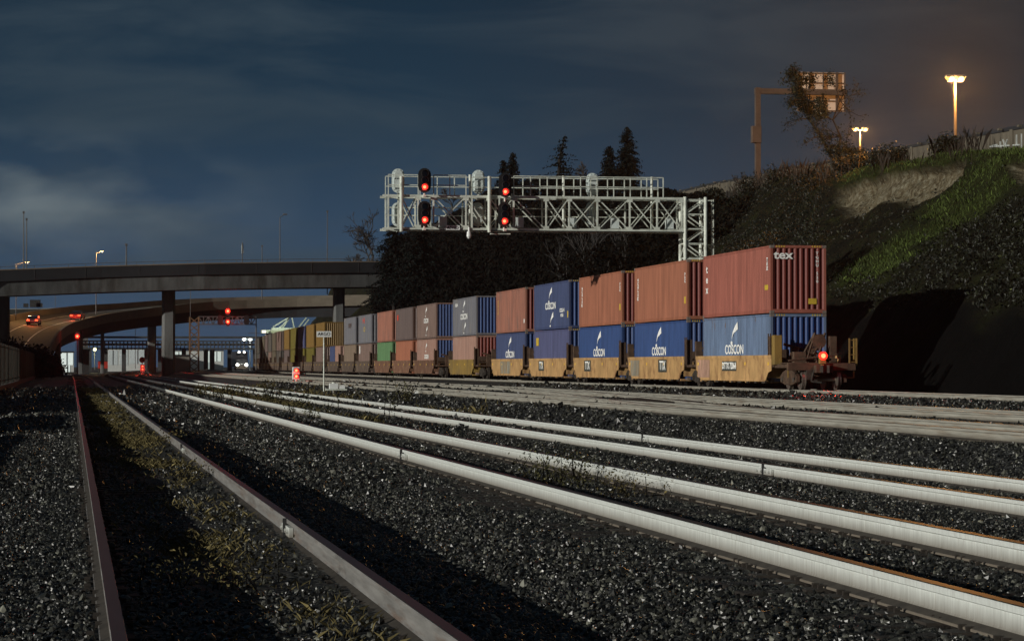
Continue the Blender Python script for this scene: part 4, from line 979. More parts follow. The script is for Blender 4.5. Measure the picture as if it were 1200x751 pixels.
b.build('ladder', m_pole, ms)
# far plate bridge
m_bridge = mat('dark_bridge_steel', (.055, .06, .06), .7, var=.3, scale=.5)
BY = 640
fb = thing('girder_bridge', 'far dark street bridge on piers with close vertical railing bars', 'bridge', (at(200, 430, BY).x, BY, -.6))
x0, x1 = at(96, 400, BY).x, at(420, 400, BY).x; zt_, zm_, zl_ = at(200, 400, BY).z, at(200, 402.5, BY).z, at(200, 409.5, BY).z
b = MB(); b.box(((x0 + x1) / 2, BY + 4, zm_ - .2), (x1 - x0, 8, .5)); b.box(((x0 + x1) / 2, BY, zl_ + .2), (x1 - x0, .5, .4)); b.box(((x0 + x1) / 2, BY, zt_ + .05), (x1 - x0, .3, .3)); b.box(((x0 + x1) / 2, BY + 2, zt_ + 1.0), (x1 - x0, .3, .5))
b.build('deck', m_bridge, fb, world=True)
b = MB()
for x in np.arange(x0, x1, .9): b.box((x, BY, (zm_ + zl_) / 2 - .1), (.22, .25, zm_ - zl_)); b.box((x, BY + .1, (zt_ + zm_) / 2), (.3, .2, zt_ - zm_))
b.build('girder_ribs', m_bridge, fb, world=True)
for px in (105, 124, 145.5, 172, 188, 216, 242, 249.5, 270, 300, 330): 
    x = at(px, 420, BY).x; MB().box((x, BY + 3, (zl_ - .6) / 2), (1.0, 2.0, zl_ + .6)).build('pier', m_bridge, fb, world=True)
# pale warehouse and other far buildings
m_pale = mat('pale_warehouse_wall', (.62, .64, .62), .7, var=.06, scale=.2)
m_cool = mat('cool_glowing_panel', (.6, .7, .75), .5, emit=(.62, .80, .9), estr=.55)
m_lit = mat('glowing_pale_wall', (.7, .75, .72), .5, emit=(.72, .85, .80), estr=.38)
def block(name, label, cat, px0, px1, pyt, Y, dep, m, glow_panels=(), wm=None):
    a, c = at(px0, pyt, Y), at(px1, pyt, Y); t = thing(name, label, cat, ((a.x + c.x) / 2, Y, -.6)); h = a.z + .6; w = c.x - a.x
    MB().box((0, dep / 2, h / 2), (w, dep, h)).build('wall', m, t)
    MB().box((0, dep / 2, h + .12), (w + .3, dep + .3, .25)).build('roof', m_darkst, t)
    for f0, f1, z0, z1 in glow_panels: MB().box((-w / 2 + w * (f0 + f1) / 2, -.02, h * (z0 + z1) / 2), (w * (f1 - f0), .1, h * (z1 - z0))).build('glow_panel', wm or m_cool, t) and [MB().box((-w / 2 + w * (f0 + (f1 - f0) * q / max(2, round(w * (f1 - f0) / 2.2))), -.09, h * (z0 + z1) / 2), (.22, .06, h * (z1 - z0))).build('mullion', m_darkst, t) for q in range(1, max(2, round(w * (f1 - f0) / 2.2)))]  # glowing panels stand in for lamplight on the walls
    return t
block('warehouse', 'long pale floodlit warehouse seen beneath the far girder bridge', 'building', 126, 172, 409, 760, 30, m_pale, [(.02, .26, .3, .95), (.3, .52, .3, .97), (.56, .98, .35, .97)], mat('glowing_warehouse_wall', (.5, .55, .55), .6, emit=(.50, .56, .58), estr=.11))
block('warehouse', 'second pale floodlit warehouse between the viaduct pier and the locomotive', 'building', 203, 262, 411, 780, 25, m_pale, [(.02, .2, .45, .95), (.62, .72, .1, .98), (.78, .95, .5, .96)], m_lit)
block('gatehouse', 'small bright white building with a dark panel at the end of the siding', 'building', 71, 86.5, 413, 560, 8, m_pale, [(.02, .95, .42, .98), (.35, .72, .06, .40)], mat('glowing_white_wall', (.8, .85, .83), .5, emit=(.75, .88, .85), estr=.45))
block('equipment_shed', 'dark flat roofed shed right of the mast signal', 'shed', 97, 104.5, 411, 420, 4, m_darkst)
block('equipment_bungalow', 'plain grey concrete equipment hut right of the viaduct pier', 'hut', 205.5, 222, 417.5, 372, 4, mat('grey_hut_concrete', (.24, .225, .20), .85, var=.1, scale=.6))
# red box car
p0, p1 = at(115, 430, 520), at(126, 423.5, 520); bc = thing('box_car', 'red box wagon under the far girder bridge', 'railway wagon', ((p0.x + p1.x) / 2, 520, -.4))
m_redp = mat('red_wagon_paint', (.45, .03, .02), .6, var=.2); w_ = p1.x - p0.x; zz = p1.z + .4
MB().box((0, 0, zz / 2 + .5), (w_, 6, zz - 1.0)).build('body', m_redp, bc); MB().box((0, 0, zz + .05), (w_ * .96, 6, .15)).build('roof', m_darkst, bc)
b = MB()
for s in (-.3, .3): b.tube((s * w_ - .05, -2, .45), (s * w_ + .05, -2, .45), .45, 12)
b.box((0, 0, .75), (w_, 6, .3)); b.build('running_gear', m_gear, bc)
street_lamp(111, 408.5, 433, 500, 0, 'yard lamp with a yellow green glow beside the red box wagon', None, 0, WARM, wpx=1.0)
o = COL.objects[-1]; lampobj = [x for x in bpy.data.objects if x.get('label', '').startswith('yard lamp with a yellow')][0]
h = at(111, 408.5, 500).z - at(111, 433, 500).z
MB().tube((0, -.3, h - .15), (0, -.55, h - .15), .30, 14).build('lamp_glass', mat('yellow_green_lamp_glass', (.02, .02, .01), .4, emit=(1, .92, .42), estr=1.5), lampobj); lamp('lamp_light', (0, -1.4, h - .2), (1, .9, .45), 900, lampobj, .3)
# locomotive beyond the end of the train
LOY = 612
p = at(283.5, 434, LOY); lo = thing('locomotive', 'black locomotive with four bright headlights facing the camera beyond the train', 'locomotive', (p.x, LOY, TZ)); 
z_ = at(283, 411.5, LOY).z - TZ; m_loco = mat('black_locomotive_paint', (.02, .022, .026), .4, var=.2)
MB().prism([(0 - 1.45, y, z) for y, z in ((0, .9), (-.2, 1.2), (.1, 2.3), (1.6, 2.4), (2.0, z_ - .9), (2.4, z_ - .05), (18, z_ - .05), (18, .9))], (2.9, 0, 0)).build('body', m_loco, lo, bevel=.12)
MB().box((0, 9, .8), (3.0, 19, .3)).build('frame', m_gear, lo)
MB().prism([(-1.4, -.6, .2), (1.4, -.6, .2), (1.4, -.1, .95), (-1.4, -.1, .95)], (0, .2, 0)).build('plough', m_gear, lo)
for s in (-1, 1): MB().box((s * .72, 1.98, z_ - .62), (.9, .1, .6)).build('windscreen', m_glass, lo)
m_head_l = mat('white_headlight', (.9, .9, .9), .3, emit=(1, .98, .86), estr=12)
for x, z in ((-1.05, at(276, 427.5, LOY).z - TZ), (1.0, at(276, 427.5, LOY).z - TZ)): MB().tube((x, -.25, z), (x, -.5, z), .32, 14).build('headlight', m_head_l, lo)
for x in (-.55, .62): MB().tube((x, 1.9, z_ - .2), (x, 1.65, z_ - .2), .22, 12).build('headlight', m_head_l, lo)
for y in (3, 5, 13, 15): MB().tube((-.8, y, .45), (.8, y, .45), .48, 16).build('wheelset', m_gear, lo)
lamp('headlight_glow', (0, -2.5, 1.4), (1, .95, .8), 500, lo, .4)
# floodlights and crane
for px, lb in ((286, 'left one of the two white floodlights above the locomotive'), (293, 'right one of the two white floodlights above the locomotive')):
    a, c = at(px, 397.2, 720), at(px, 434, 720); t = thing('floodlight_mast', lb, 'floodlight', c, 'yard floodlights'); hh = a.z - c.z
    MB().tube((0, 0, 0), (0, 0, hh), .14, 8).build('mast', m_pole, t); MB().box((0, 0, hh), (1.2, .5, .9)).build('lamp_housing', m_pole, t)
    MB().tube((0, -.26, hh), (0, -.4, hh), .40, 14).build('lamp_glass', mat('cool_flood_glass', (.9, .9, .9), .3, emit=(.95, 1, .95), estr=12), t); lamp('lamp_light', (0, -3, hh - 1), (.9, 1, .9), 1500, t, .5)
CYD = 740
m_crane = mat('pale_crane_paint', (.30, .33, .27), .6, var=.1)
cr = thing('gantry_crane', 'floodlit pale yard crane with a pointed frame and stays behind the train', 'crane', (at(345, 400, CYD).x, CYD, -.6)); g = lambda px, py, dy=0: at(px, py, CYD + dy)
b = MB()
for a, c in (((341.5, 370), (328, 384)), ((341.5, 370), (345, 386)), ((340, 371), (331.5, 384)), ((359, 372), (348, 386)), ((362, 374), (352, 387)), ((341.5, 370), (320, 383))): b.bar(g(*a), g(*c), .30)
b.build('apex_frame', m_crane, cr, world=True)
b = MB(); a, c = g(318, 386), g(348, 386); b.box(((a.x + c.x) / 2, CYD, a.z), (c.x - a.x, 2, .9)); a, c = g(306, 388.5), g(319, 388.5); b.box(((a.x + c.x) / 2, CYD, a.z), (c.x - a.x, 1.5, .9))
b.build('boom', m_crane, cr, world=True)
a = g(340, 391); b = MB()
for px in (322, 346): p = g(px, 388); b.box((p.x, CYD, p.z / 2), (1, 1.5, p.z))
b.build('crane_leg', m_bridge, cr, world=True)
a, c = g(317, 389.5), g(338, 389.5); MB().box(((a.x + c.x) / 2, CYD - 1, a.z), (c.x - a.x, 3, 1.1)).build('machine_house', mat('dim_olive_crane_house', (.14, .15, .10), .7), cr, world=True)
a = g(309, 389); MB().box((a.x, CYD - 1.2, a.z), (1.1, .4, .8)).build('work_lamp', m_wht, cr, world=True); lamp('crane_light', (g(325, 380).x - wloc(cr).x, -8, g(325, 380).z), (.9, 1, .8), 2500, cr, .5)
tk = thing('tank_wagon', 'dark round backed tank wagon behind the far grey containers', 'railway wagon', (at(326, 400, 700).x, 700, -.4)); zc = at(326, 395, 700).z + .4
a, c = at(311, 395, 700).x - wloc(tk).x, at(347, 395, 700).x - wloc(tk).x
MB().tube((a, 0, zc - .5), (c, 0, zc - .5), 1.6, 16).build('tank', m_loco, tk, smooth=False); MB().box(((a + c) / 2, 0, (zc - 2) / 2), (c - a, 2.4, zc - 2)).build('frame', m_gear, tk)

# ---------------------------------------------------------------- fence on the left
m_slat = mat('grey_fence_slats', (.030, .030, .024), .85, var=.85, scale=1.1, stretch=(1, .16, .02))
fe = thing('slatted_fence', 'tall grey fence of upright slats on a low concrete wall at the left edge', 'fence', (-4.0, 240, .0))
b = MB(); ys_ = np.arange(120, 336, .24)
for i_, y in enumerate(ys_): b.box((-4.0 + .07 * ((i_ // 5) % 2) + random.uniform(-.02, .02), y, 1.28 + random.uniform(-.05, .05)), (.02, .20, 2.3))
b.build('slat_panel', m_slat, fe, world=True)
b = MB()
for y in np.arange(120, 337, 3): b.tube((-4.05, y, 0), (-4.05, y, 2.5), .05, 8)
for z in (.35, 2.3): b.tube((-4.06, 120, z), (-4.06, 336, z), .03, 6)
b.build('post_and_rail', m_pole, fe, world=True)
MB().box((-4.05, 228, -.1), (.3, 216, .30)).build('footing_wall', m_concd, fe, world=True)
# unseen low wall added on the left to shade the ground along the siding
lw = thing('shade_barrier', 'unseen low barrier added at the left to shade the siding', 'barrier', (-3.6, 75, -.3))
b = MB()
for (ya, yb, hh) in ((27, 52, .5), (55, 71, .72), (77, 118, .8)): b.prism([(-4.0, ya, -.35), (-3.3, ya, -.35), (-3.5, ya, hh - .1), (-3.75, ya, hh - .1)], (0, yb - ya, 0))
b.build('shade_blocks', m_conc, lw, world=True)
# ---------------------------------------------------------------- hillside
WP = [(1330, 122, 112), (1200, 146.5, 143.2), (1127, 159.5, 160), (1082, 167, 172), (1013, 181, 196), (961, 190, 212), (923, 196, 226), (885, 206, 240), (840, 213, 262), (790, 225, 284), (700, 236, 330), (600, 250, 400), (520, 268, 480), (470, 300, 560)]
WT = [at(*w) for w in WP]; wy = np.array([p.y for p in WT]); wx = np.array([p.x for p in WT]); wz = np.array([p.z for p in WT])
def topx(Y): return np.interp(Y, wy, wx)
def topz(Y): return np.interp(Y, wy, wz) - np.interp(Y, [110, 140, 200, 240, 300], [1.3, 1.3, 1.0, 1.9, 1.9])
def basex(Y): return 35.5 + bend(Y) + 1.2 * fbm(np.asarray(Y) * .08, 0 * np.asarray(Y), 21)
def hill(Y, v):
    Y = np.asarray(Y, float); v = np.asarray(v, float)
    x = basex(Y) + (topx(Y) - basex(Y)) * v
    s = np.interp(v, [0, .08, .30, .55, .70, .84, .90, 1.0], [0, .10, .36, .58, .68, .90, .97, 1.0])
    z = -.1 + (topz(Y) + .1) * s
    env = np.clip(v * 5, 0, 1) * np.clip((1 - v) * 8, 0, 1)
    z = z + env * (2.2 * fbm(Y * .06, v * 3.0, 31) + .9 * fbm(Y * .22, v * 9, 35) + .35 * fbm(Y * .8, v * 30, 39))
    x = x + env * 1.6 * fbm(Y * .1, v * 4, 44)
    return x, z
hy = np.concatenate([np.arange(92, 112, .7), np.arange(112, 232, .3), np.arange(232, 260, .7), np.arange(260, 700, 3)]); hv = np.linspace(0, 1, 170)
HY_, HV = np.meshgrid(hy, hv); HX, HZ = hill(HY_, HV)
px, py = proj(np.stack([HX, HY_, HZ], -1).reshape(-1, 3)); px = px.reshape(HX.shape); py = py.reshape(HX.shape)
def inpoly(px, py, poly, soft=6):
    """soft inside test: 1 well inside, 0 outside"""
    ins = np.zeros(px.shape, bool); dmin = np.full(px.shape, 1e9); n = len(poly)
    for i in range(n):
        (x0, y0), (x1, y1) = poly[i], poly[(i + 1) % n]
        c = ((y0 > py) != (y1 > py)) & (px < (x1 - x0) * (py - y0) / (y1 - y0 + 1e-9) + x0); ins ^= c
        dx, dy = x1 - x0, y1 - y0; t = np.clip(((px - x0) * dx + (py - y0) * dy) / (dx * dx + dy * dy), 0, 1)
        dmin = np.minimum(dmin, np.hypot(px - x0 - t * dx, py - y0 - t * dy))
    return np.clip(.5 + np.where(ins, dmin, -dmin) / soft, 0, 1)
GRASS = [[(1015, 305), (1040, 288), (1075, 262), (1095, 240), (1120, 222), (1150, 195), (1172, 186), (1215, 176), (1215, 205), (1178, 224), (1150, 250), (1110, 268), (1080, 290), (1040, 315), (1000, 330), (985, 330)],
         [(985, 205), (1030, 193), (1080, 180), (1130, 170), (1200, 165), (1215, 180), (1130, 184), (1060, 196), (1000, 210)]]
CLAY = [[(978, 236), (982, 222), (1010, 212), (1050, 203), (1085, 198), (1128, 190), (1125, 204), (1098, 226), (1062, 242), (1048, 236), (1030, 236), (1012, 250), (990, 256)], [(1180, 196), (1215, 186), (1215, 205), (1196, 216), (1186, 212)]]
def cover(px, py, X, Y):
    jx = 16 * fbm(Y * .35, X * .35, 51); jy = 10 * fbm(Y * .35, X * .35, 57)
    g = np.max([inpoly(px + jx, py + jy, p, 34) for p in GRASS], 0); c = np.max([inpoly(px + jx * .7, py + jy * .7, p, 5) for p in CLAY], 0); return g * (1 - c) * np.clip(.85 + 1.9 * fbm(X * .45, Y * .30, 59), 0, 1), c
gm, cm = cover(px, py, HX, HY_)
foot_shade = np.clip((.30 - HV + .22 * fbm(HY_ * .12, HV * 6, 77)) / .06, 0, 1)  # shadow along the foot of the slope, painted in as near black
# the bare bank is steeper and set back under the turf
gul = np.abs(fbm(HY_ * .33 + 1.5 * fbm(HV * 8, HY_ * .1, 61), HV * 2.0, 63, 5)); HX = HX + cm * (.9 - 2.2 * (gul - .12) + .7 * fbm(HY_ * 1.1, HV * 34, 66)); HZ = HZ - cm * .25 + cm * .7 * fbm(HY_ * .9, HV * 26, 64)
m_hill = bpy.data.materials.new('hillside_soil_and_turf'); m_hill.use_nodes = True
n = m_hill.node_tree.nodes; l = m_hill.node_tree.links; bs = n['Principled BSDF']; bs.inputs['Roughness'].default_value = .95; bs.inputs['Specular IOR Level'].default_value = .1
tc = n.new('ShaderNodeTexCoord')
def hramp(scale, stops, detail=8, st=None):
    t = n.new('ShaderNodeTexNoise'); t.inputs['Scale'].default_value = scale; t.inputs['Detail'].default_value = detail; t.inputs['Roughness'].default_value = .7
    if st: mp_ = n.new('ShaderNodeMapping'); mp_.inputs['Scale'].default_value = st; l.new(tc.outputs['Object'], mp_.inputs[0]); l.new(mp_.outputs[0], t.inputs['Vector'])
    else: l.new(tc.outputs['Object'], t.inputs['Vector'])
    r = n.new('ShaderNodeValToRGB'); e = r.color_ramp.elements
    while len(e) < len(stops): e.new(.5)
    for k, (p, c) in enumerate(stops): e[k].position = p; e[k].color = (*c, 1)
    l.new(t.outputs[0], r.inputs[0]); return r.outputs[0]
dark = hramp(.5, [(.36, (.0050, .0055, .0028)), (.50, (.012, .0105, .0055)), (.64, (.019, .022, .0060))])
turf = hramp(1.4, [(.3, (.020, .026, .007)), (.55, (.046, .062, .013)), (.72, (.072, .080, .024))])
clay = hramp(3.6, [(.34, (.045, .030, .016)), (.48, (.14, .115, .07)), (.66, (.27, .25, .18))], st=(1, 1, .6))
def hattr(nm): a = n.new('ShaderNodeAttribute'); a.attribute_name = nm; return a.outputs['Fac']
def hmix(f, a, b_): m = n.new('ShaderNodeMix'); m.data_type = 'RGBA'; l.new(f, m.inputs[0]); l.new(a, m.inputs[6]); l.new(b_, m.inputs[7]); return m.outputs[2]
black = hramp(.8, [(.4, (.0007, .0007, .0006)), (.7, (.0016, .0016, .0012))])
l.new(hmix(hattr('clay'), hmix(hattr('turf'), hmix(hattr('foot_shade'), dark, black), turf), clay), bs.inputs['Base Color'])
nb = n.new('ShaderNodeTexNoise'); nb.inputs['Scale'].default_value = 2.6; nb.inputs['Detail'].default_value = 8; nb.inputs['Roughness'].default_value = .7; l.new(tc.outputs['Object'], nb.inputs['Vector'])
bp = n.new('ShaderNodeBump'); bp.inputs['Strength'].default_value = .9; bp.inputs['Distance'].default_value = .5; l.new(nb.outputs[0], bp.inputs['Height']); l.new(bp.outputs[0], bs.inputs['Normal'])
ny_, nx_ = HX.shape; idx = np.arange(nx_ * ny_).reshape(ny_, nx_); Q = np.stack([idx[:-1, :-1], idx[:-1, 1:], idx[1:, 1:], idx[1:, :-1]], -1).reshape(-1, 4)
hl = np_mesh('hillside', np.stack([HX, HY_, HZ], -1).reshape(-1, 3), Q, m_hill, {'turf': gm.ravel(), 'clay': cm.ravel(), 'foot_shade': foot_shade.ravel()}, smooth=True); hl['kind'] = 'structure'
# ground behind the wall
b = MB(); yy = list(np.arange(92, 700, 12.))
for i in range(len(yy) - 1):
    a, c = yy[i], yy[i + 1]; b.add([(topx(a) + .4, a, topz(a) - .05), (topx(c) + .4, c, topz(c) - .05), (topx(c) + 160, c, topz(c) + 2), (topx(a) + 160, a, topz(a) + 2)], [(0, 1, 2, 3)])
b.build('upper_road', m_asph)['kind'] = 'structure'
# retaining wall along the top
m_wallc = mat('stained_wall_concrete', (.11, .095, .07), .9, var=.35, scale=.7, stretch=(1, 1, .35), col2=(.05, .045, .035), c2lo=.5, c2hi=.66, bump=.15, bscale=6)
rw = thing('retaining_wall', 'stained concrete wall running along the top of the slope on the right', 'wall', (float(topx(210)), 210, float(topz(210))))
yy = np.arange(100, 480, 2.0); fr_ = [(Vector((float(topx(y)), float(y), float(np.interp(y, wy, wz)))), Vector((1, 0, 0)), Vector((0, 0, 1))) for y in yy]
MB().sweep([(0, -.18), (.35, -.18), (.35, -3.6), (0, -3.6)], fr_).build('wall_face', m_wallc, rw, world=True)
MB().sweep([(-.08, 0), (.42, 0), (.42, -.2), (-.08, -.2)], fr_).build('coping', m_concd, rw, world=True)
b = MB()
for y in np.arange(104, 300, 6.): x, z = float(topx(y)), float(np.interp(y, wy, wz)); b.box((x - .05, y, z - .7), (.12, .5, 1.1)); b.box((x - .06, y + 2, z + .02), (.2, .3, .12))
b.build('pilaster', m_wallc, rw, world=True)
# pale scrawl of paint near the right edge
m_scr = mat('pale_spray_paint', (.42, .44, .42), .8, var=.3)
b = MB()
for (q0, q1) in (((1172, 166), (1172, 176)), ((1175, 164), (1180, 178)), ((1180, 164), (1176, 178)), ((1184, 163), (1184, 177)), ((1160, 172), (1194, 170)), ((1191, 158), (1191, 176)), ((1197, 157), (1197, 178)), ((1168, 170), (1163, 171))):
    def onw(q, f=.0):
        Y = 142.0
        for _ in range(12):
            p = at(q[0], q[1], Y); Y += (p.x - float(topx(Y)) + .06) * -2.2
            Y = min(max(Y, 120), 170)
        p = at(q[0], q[1], Y); p.x = float(topx(Y)) - .03; return p
    b.bar(onw(q0), onw(q1), .09)
b.build('paint_scrawl', m_scr, rw, world=True)

# ---------------------------------------------------------------- foliage builders
m_leafd = mat('dark_ivy_leaf', (.0095, .0105, .0042), .55, var=.3, scale=.4, attr='tone', spec=.35)
m_leafwood = mat('dark_woodland_leaf', (.0032, .0030, .0022), .9, var=.4, scale=.3, attr='tone', spec=.1)
m_conif = mat('dark_conifer_needles', (.006, .008, .007), .8, var=.4, scale=.6, attr='tone', spec=.1)
m_grassb = mat('green_turf_blade', (.038, .054, .011), .7, var=.35, scale=.3, attr='tone', spec=.15)
m_dry = mat('dry_straw', (.085, .07, .030), .8, var=.4, scale=1.5, attr='tone', spec=.1)
m_weed = mat('weed_stem_and_leaf', (.055, .052, .022), .8, var=.4, scale=5, attr='tone', spec=.1)
m_bark = mat('dark_bark', (.014, .011, .009), .9, var=.4, scale=3)
m_barkl = mat('grey_twig_bark', (.045, .042, .040), .9, var=.3, scale=3)
m_stalk = mat('reddish_dry_stalk', (.022, .015, .010), .9, var=.3, scale=2)
def cards(name, P, size, m, parent=None, up=.0, tone=None, aspect=.6, world=True):
    """leaf-sized bent quads at points P"""
    n_ = len(P); Rm = randrot(n_); u = Rm[:, 0]; w = Rm[:, 1].copy(); w[:, 2] += up; w /= np.linalg.norm(w, axis=1)[:, None]
    size = np.asarray(size) * np.ones(n_)
    a = u * (size * aspect * .5)[:, None]; c = w * (size * .5)[:, None]
    nn = np.cross(u, w) * (size * .12)[:, None]
    V = np.stack([P - c, P - a * 1.0 + nn, P + c, P + a + nn], 1)
    if parent is not None and world: V = V - np.array(wloc(parent))
    Fq = np.arange(n_ * 4).reshape(n_, 4)
    t_ = np.exp(rng.normal(0, .45, n_)) if tone is None else tone
    return np_mesh(name, V.reshape(-1, 3), Fq, m, {'tone': np.repeat(t_, 4)}, parent=parent)
def blades(name, P, h, m, lean=.35, wd=.02, parent=None):
    n_ = len(P); h = np.asarray(h) * np.ones(n_); a = rng.uniform(0, 6.283, n_); 
    dx = np.stack([np.cos(a), np.sin(a), 0 * a], -1); b_ = rng.uniform(0, 6.283, n_); ln = np.stack([np.cos(b_), np.sin(b_), 0 * b_], -1) * (h * rng.uniform(0, lean, n_) * 1.4)[:, None]
    up = np.stack([0 * a, 0 * a, h], -1)
    V = np.stack([P - dx * wd, P + dx * wd, P + up * .6 + ln * .4 + dx * wd * .5, P + up * rng.uniform(.8, 1, (n_, 1)) + ln], 1)
    if parent is not None: V = V - np.array(wloc(parent))
    Fq = np.arange(n_ * 4).reshape(n_, 4)
    return np_mesh(name, V.reshape(-1, 3), Fq, m, {'tone': np.repeat(np.exp(rng.normal(0, .45, n_)), 4)}, parent=parent)
RMIN = 0.0
def branchy(root, dirv, length, rad, depth, b, tips, spread=.6, gravity=0., kids=(2, 3), shrink=.72, seg=3, seed_tip=True):
    p = Vector(root); d = Vector(dirv).normalized(); bb = b
    if isinstance(b, tuple): bb = b[0] if depth >= b[2] else b[1]
    for k in range(seg):
        q = p + d * (length / seg); r1 = rad * (1 - .3 * (k + 1) / seg)
        bb.tube(p, q, max(RMIN, rad * (1 - .3 * k / seg)), 5 if depth > 1 else 4, max(RMIN, r1), caps=False); p = q
        d = (d + Vector((random.gauss(0, .10), random.gauss(0, .10), random.gauss(0, .08) + gravity))).normalized()
        if depth > 0 and k < seg - 1 and random.random() < .6:
            e = (d + Vector((random.gauss(0, 1), random.gauss(0, 1), random.gauss(0, .6))).normalized() * spread * 1.1).normalized()
            branchy(p, e, length * shrink * .8, rad * .5, depth - 1, b, tips, spread, gravity, kids, shrink, seg)
    tips.append(p.copy())
    if depth <= 0: return
    for _ in range(random.randint(*kids)):
        e = (d + Vector((random.gauss(0, 1), random.gauss(0, 1), random.gauss(0, .7))).normalized() * spread).normalized()
        branchy(p, e, length * shrink * random.uniform(.8, 1.15), rad * .62, depth - 1, b, tips, spread, gravity, kids, shrink, seg)
# cover on the hill -------------------------------------------------------
def on_hill(n_, y0, y1, v0=0.0, v1=1.0, vp=1.0):
    Y = rng.uniform(y0, y1, n_); v = v0 + (v1 - v0) * rng.uniform(size=n_) ** vp; x, z = hill(Y, v); px, py = proj(np.stack([x, Y, z], -1)); return x, Y, z, v, px, py
x, Y, z, v, px, py = on_hill(160000, 100, 300)
g, c = cover(px, py, x, Y); clump = fbm(Y * .25, v * 9, 71)
ivy = inpoly(px + 30 * fbm(Y * .2, v * 5, 73), py, [(1240, 215), (1160, 262), (1090, 300), (1020, 330), (985, 345), (1010, 380), (1240, 380)], 40); ivy = np.maximum(ivy, .16 + .5 * (px < 960))
k = (g < .35) & (c < .15) & (px > 780) & (px < 1240) & (v > .27 + .2 * fbm(Y * .12, v * 6, 77)) & (rng.uniform(size=len(x)) < ivy) & (clump > -.16 + .25 * rng.uniform(-1, 1, len(x)))
P = np.stack([x, Y, z + rng.uniform(0, .75, len(x)) * np.clip(.5 + 2 * clump, .1, 1.2)], -1)[k]
tone = np.exp(rng.normal(-.15, .6, len(P))); tone[rng.uniform(size=len(P)) < .02] *= 4
tag(cards('ivy_cover', P, rng.uniform(.10, .24, len(P)), m_leafd, tone=tone, up=.3), 'dark ivy and bramble cover over the lower slope on the right', 'ground cover', kind='stuff')
x, Y, z, v, px, py = on_hill(150000, 100, 230, .2, 1)
g, c = cover(px, py, x, Y); k = (g > .3) & (rng.uniform(size=len(x)) < g)
P = np.stack([x, Y, z - .03], -1)[k]
tag(blades('hill_grass', P, rng.uniform(.12, .34, len(P)), m_grassb, wd=.022, lean=.6), 'bright green grass strips on the upper slope', 'grass', kind='stuff')
x, Y, z, v, px, py = on_hill(3200, 128, 260, .86, 1.0); k = (px > 860) & (px < 1150) & (rng.uniform(size=len(x)) < np.clip(.25 + 1.8 * fbm(Y * .15, v * 4, 81), 0, 1))
P = np.stack([x, Y, z], -1)[k]
tag(blades('dry_stalks', P, rng.uniform(.5, 2.0, len(P)), m_stalk, wd=.010, lean=.3), 'thin reddish dry stalks along the top of the slope', 'dry stalks', kind='stuff')
# woodland mass behind the gantry
n_ = 170000; Y = rng.uniform(215, 560, n_); v = rng.uniform(.02, 1.05, n_); x, z = hill(Y, np.clip(v, 0, 1)); px0, py0 = proj(np.stack([x, Y, z], -1))
hmax = np.interp(px0, [440, 470, 520, 600, 700, 780, 840, 880], [2.5, 5.0, 6.5, 6.5, 6.0, 3.2, 2.0, 1.2]) * (1 + .9 * fbm(Y * .09, v * 6, 91)) * np.interp(px0, [400, 780, 860], [1, 1, .8])
lift = hmax * rng.uniform(0, 1, n_) ** .7; cl_ = fbm(Y * .3 + lift * .3, v * 14, 95)
P = np.stack([x + rng.normal(0, .5, n_), Y, z + lift], -1); qx, qy = proj(P); k = (px0 > 440) & (px0 < 900) & (cl_ > -.16) & (qy > np.interp(qx, [440, 462, 500, 545, 575, 620, 700, 790, 850, 900], [325, 276, 268, 246, 222, 210, 211, 226, 232, 232]) + 14 * fbm(qx * .05, qy * .0, 97)); P = P[k]
tag(cards('dark_woodland', P, rng.uniform(.25, .7, len(P)), m_leafwood, up=.3), 'black mass of woodland and brush on the slope behind the signal gantry', 'woodland', kind='stuff')
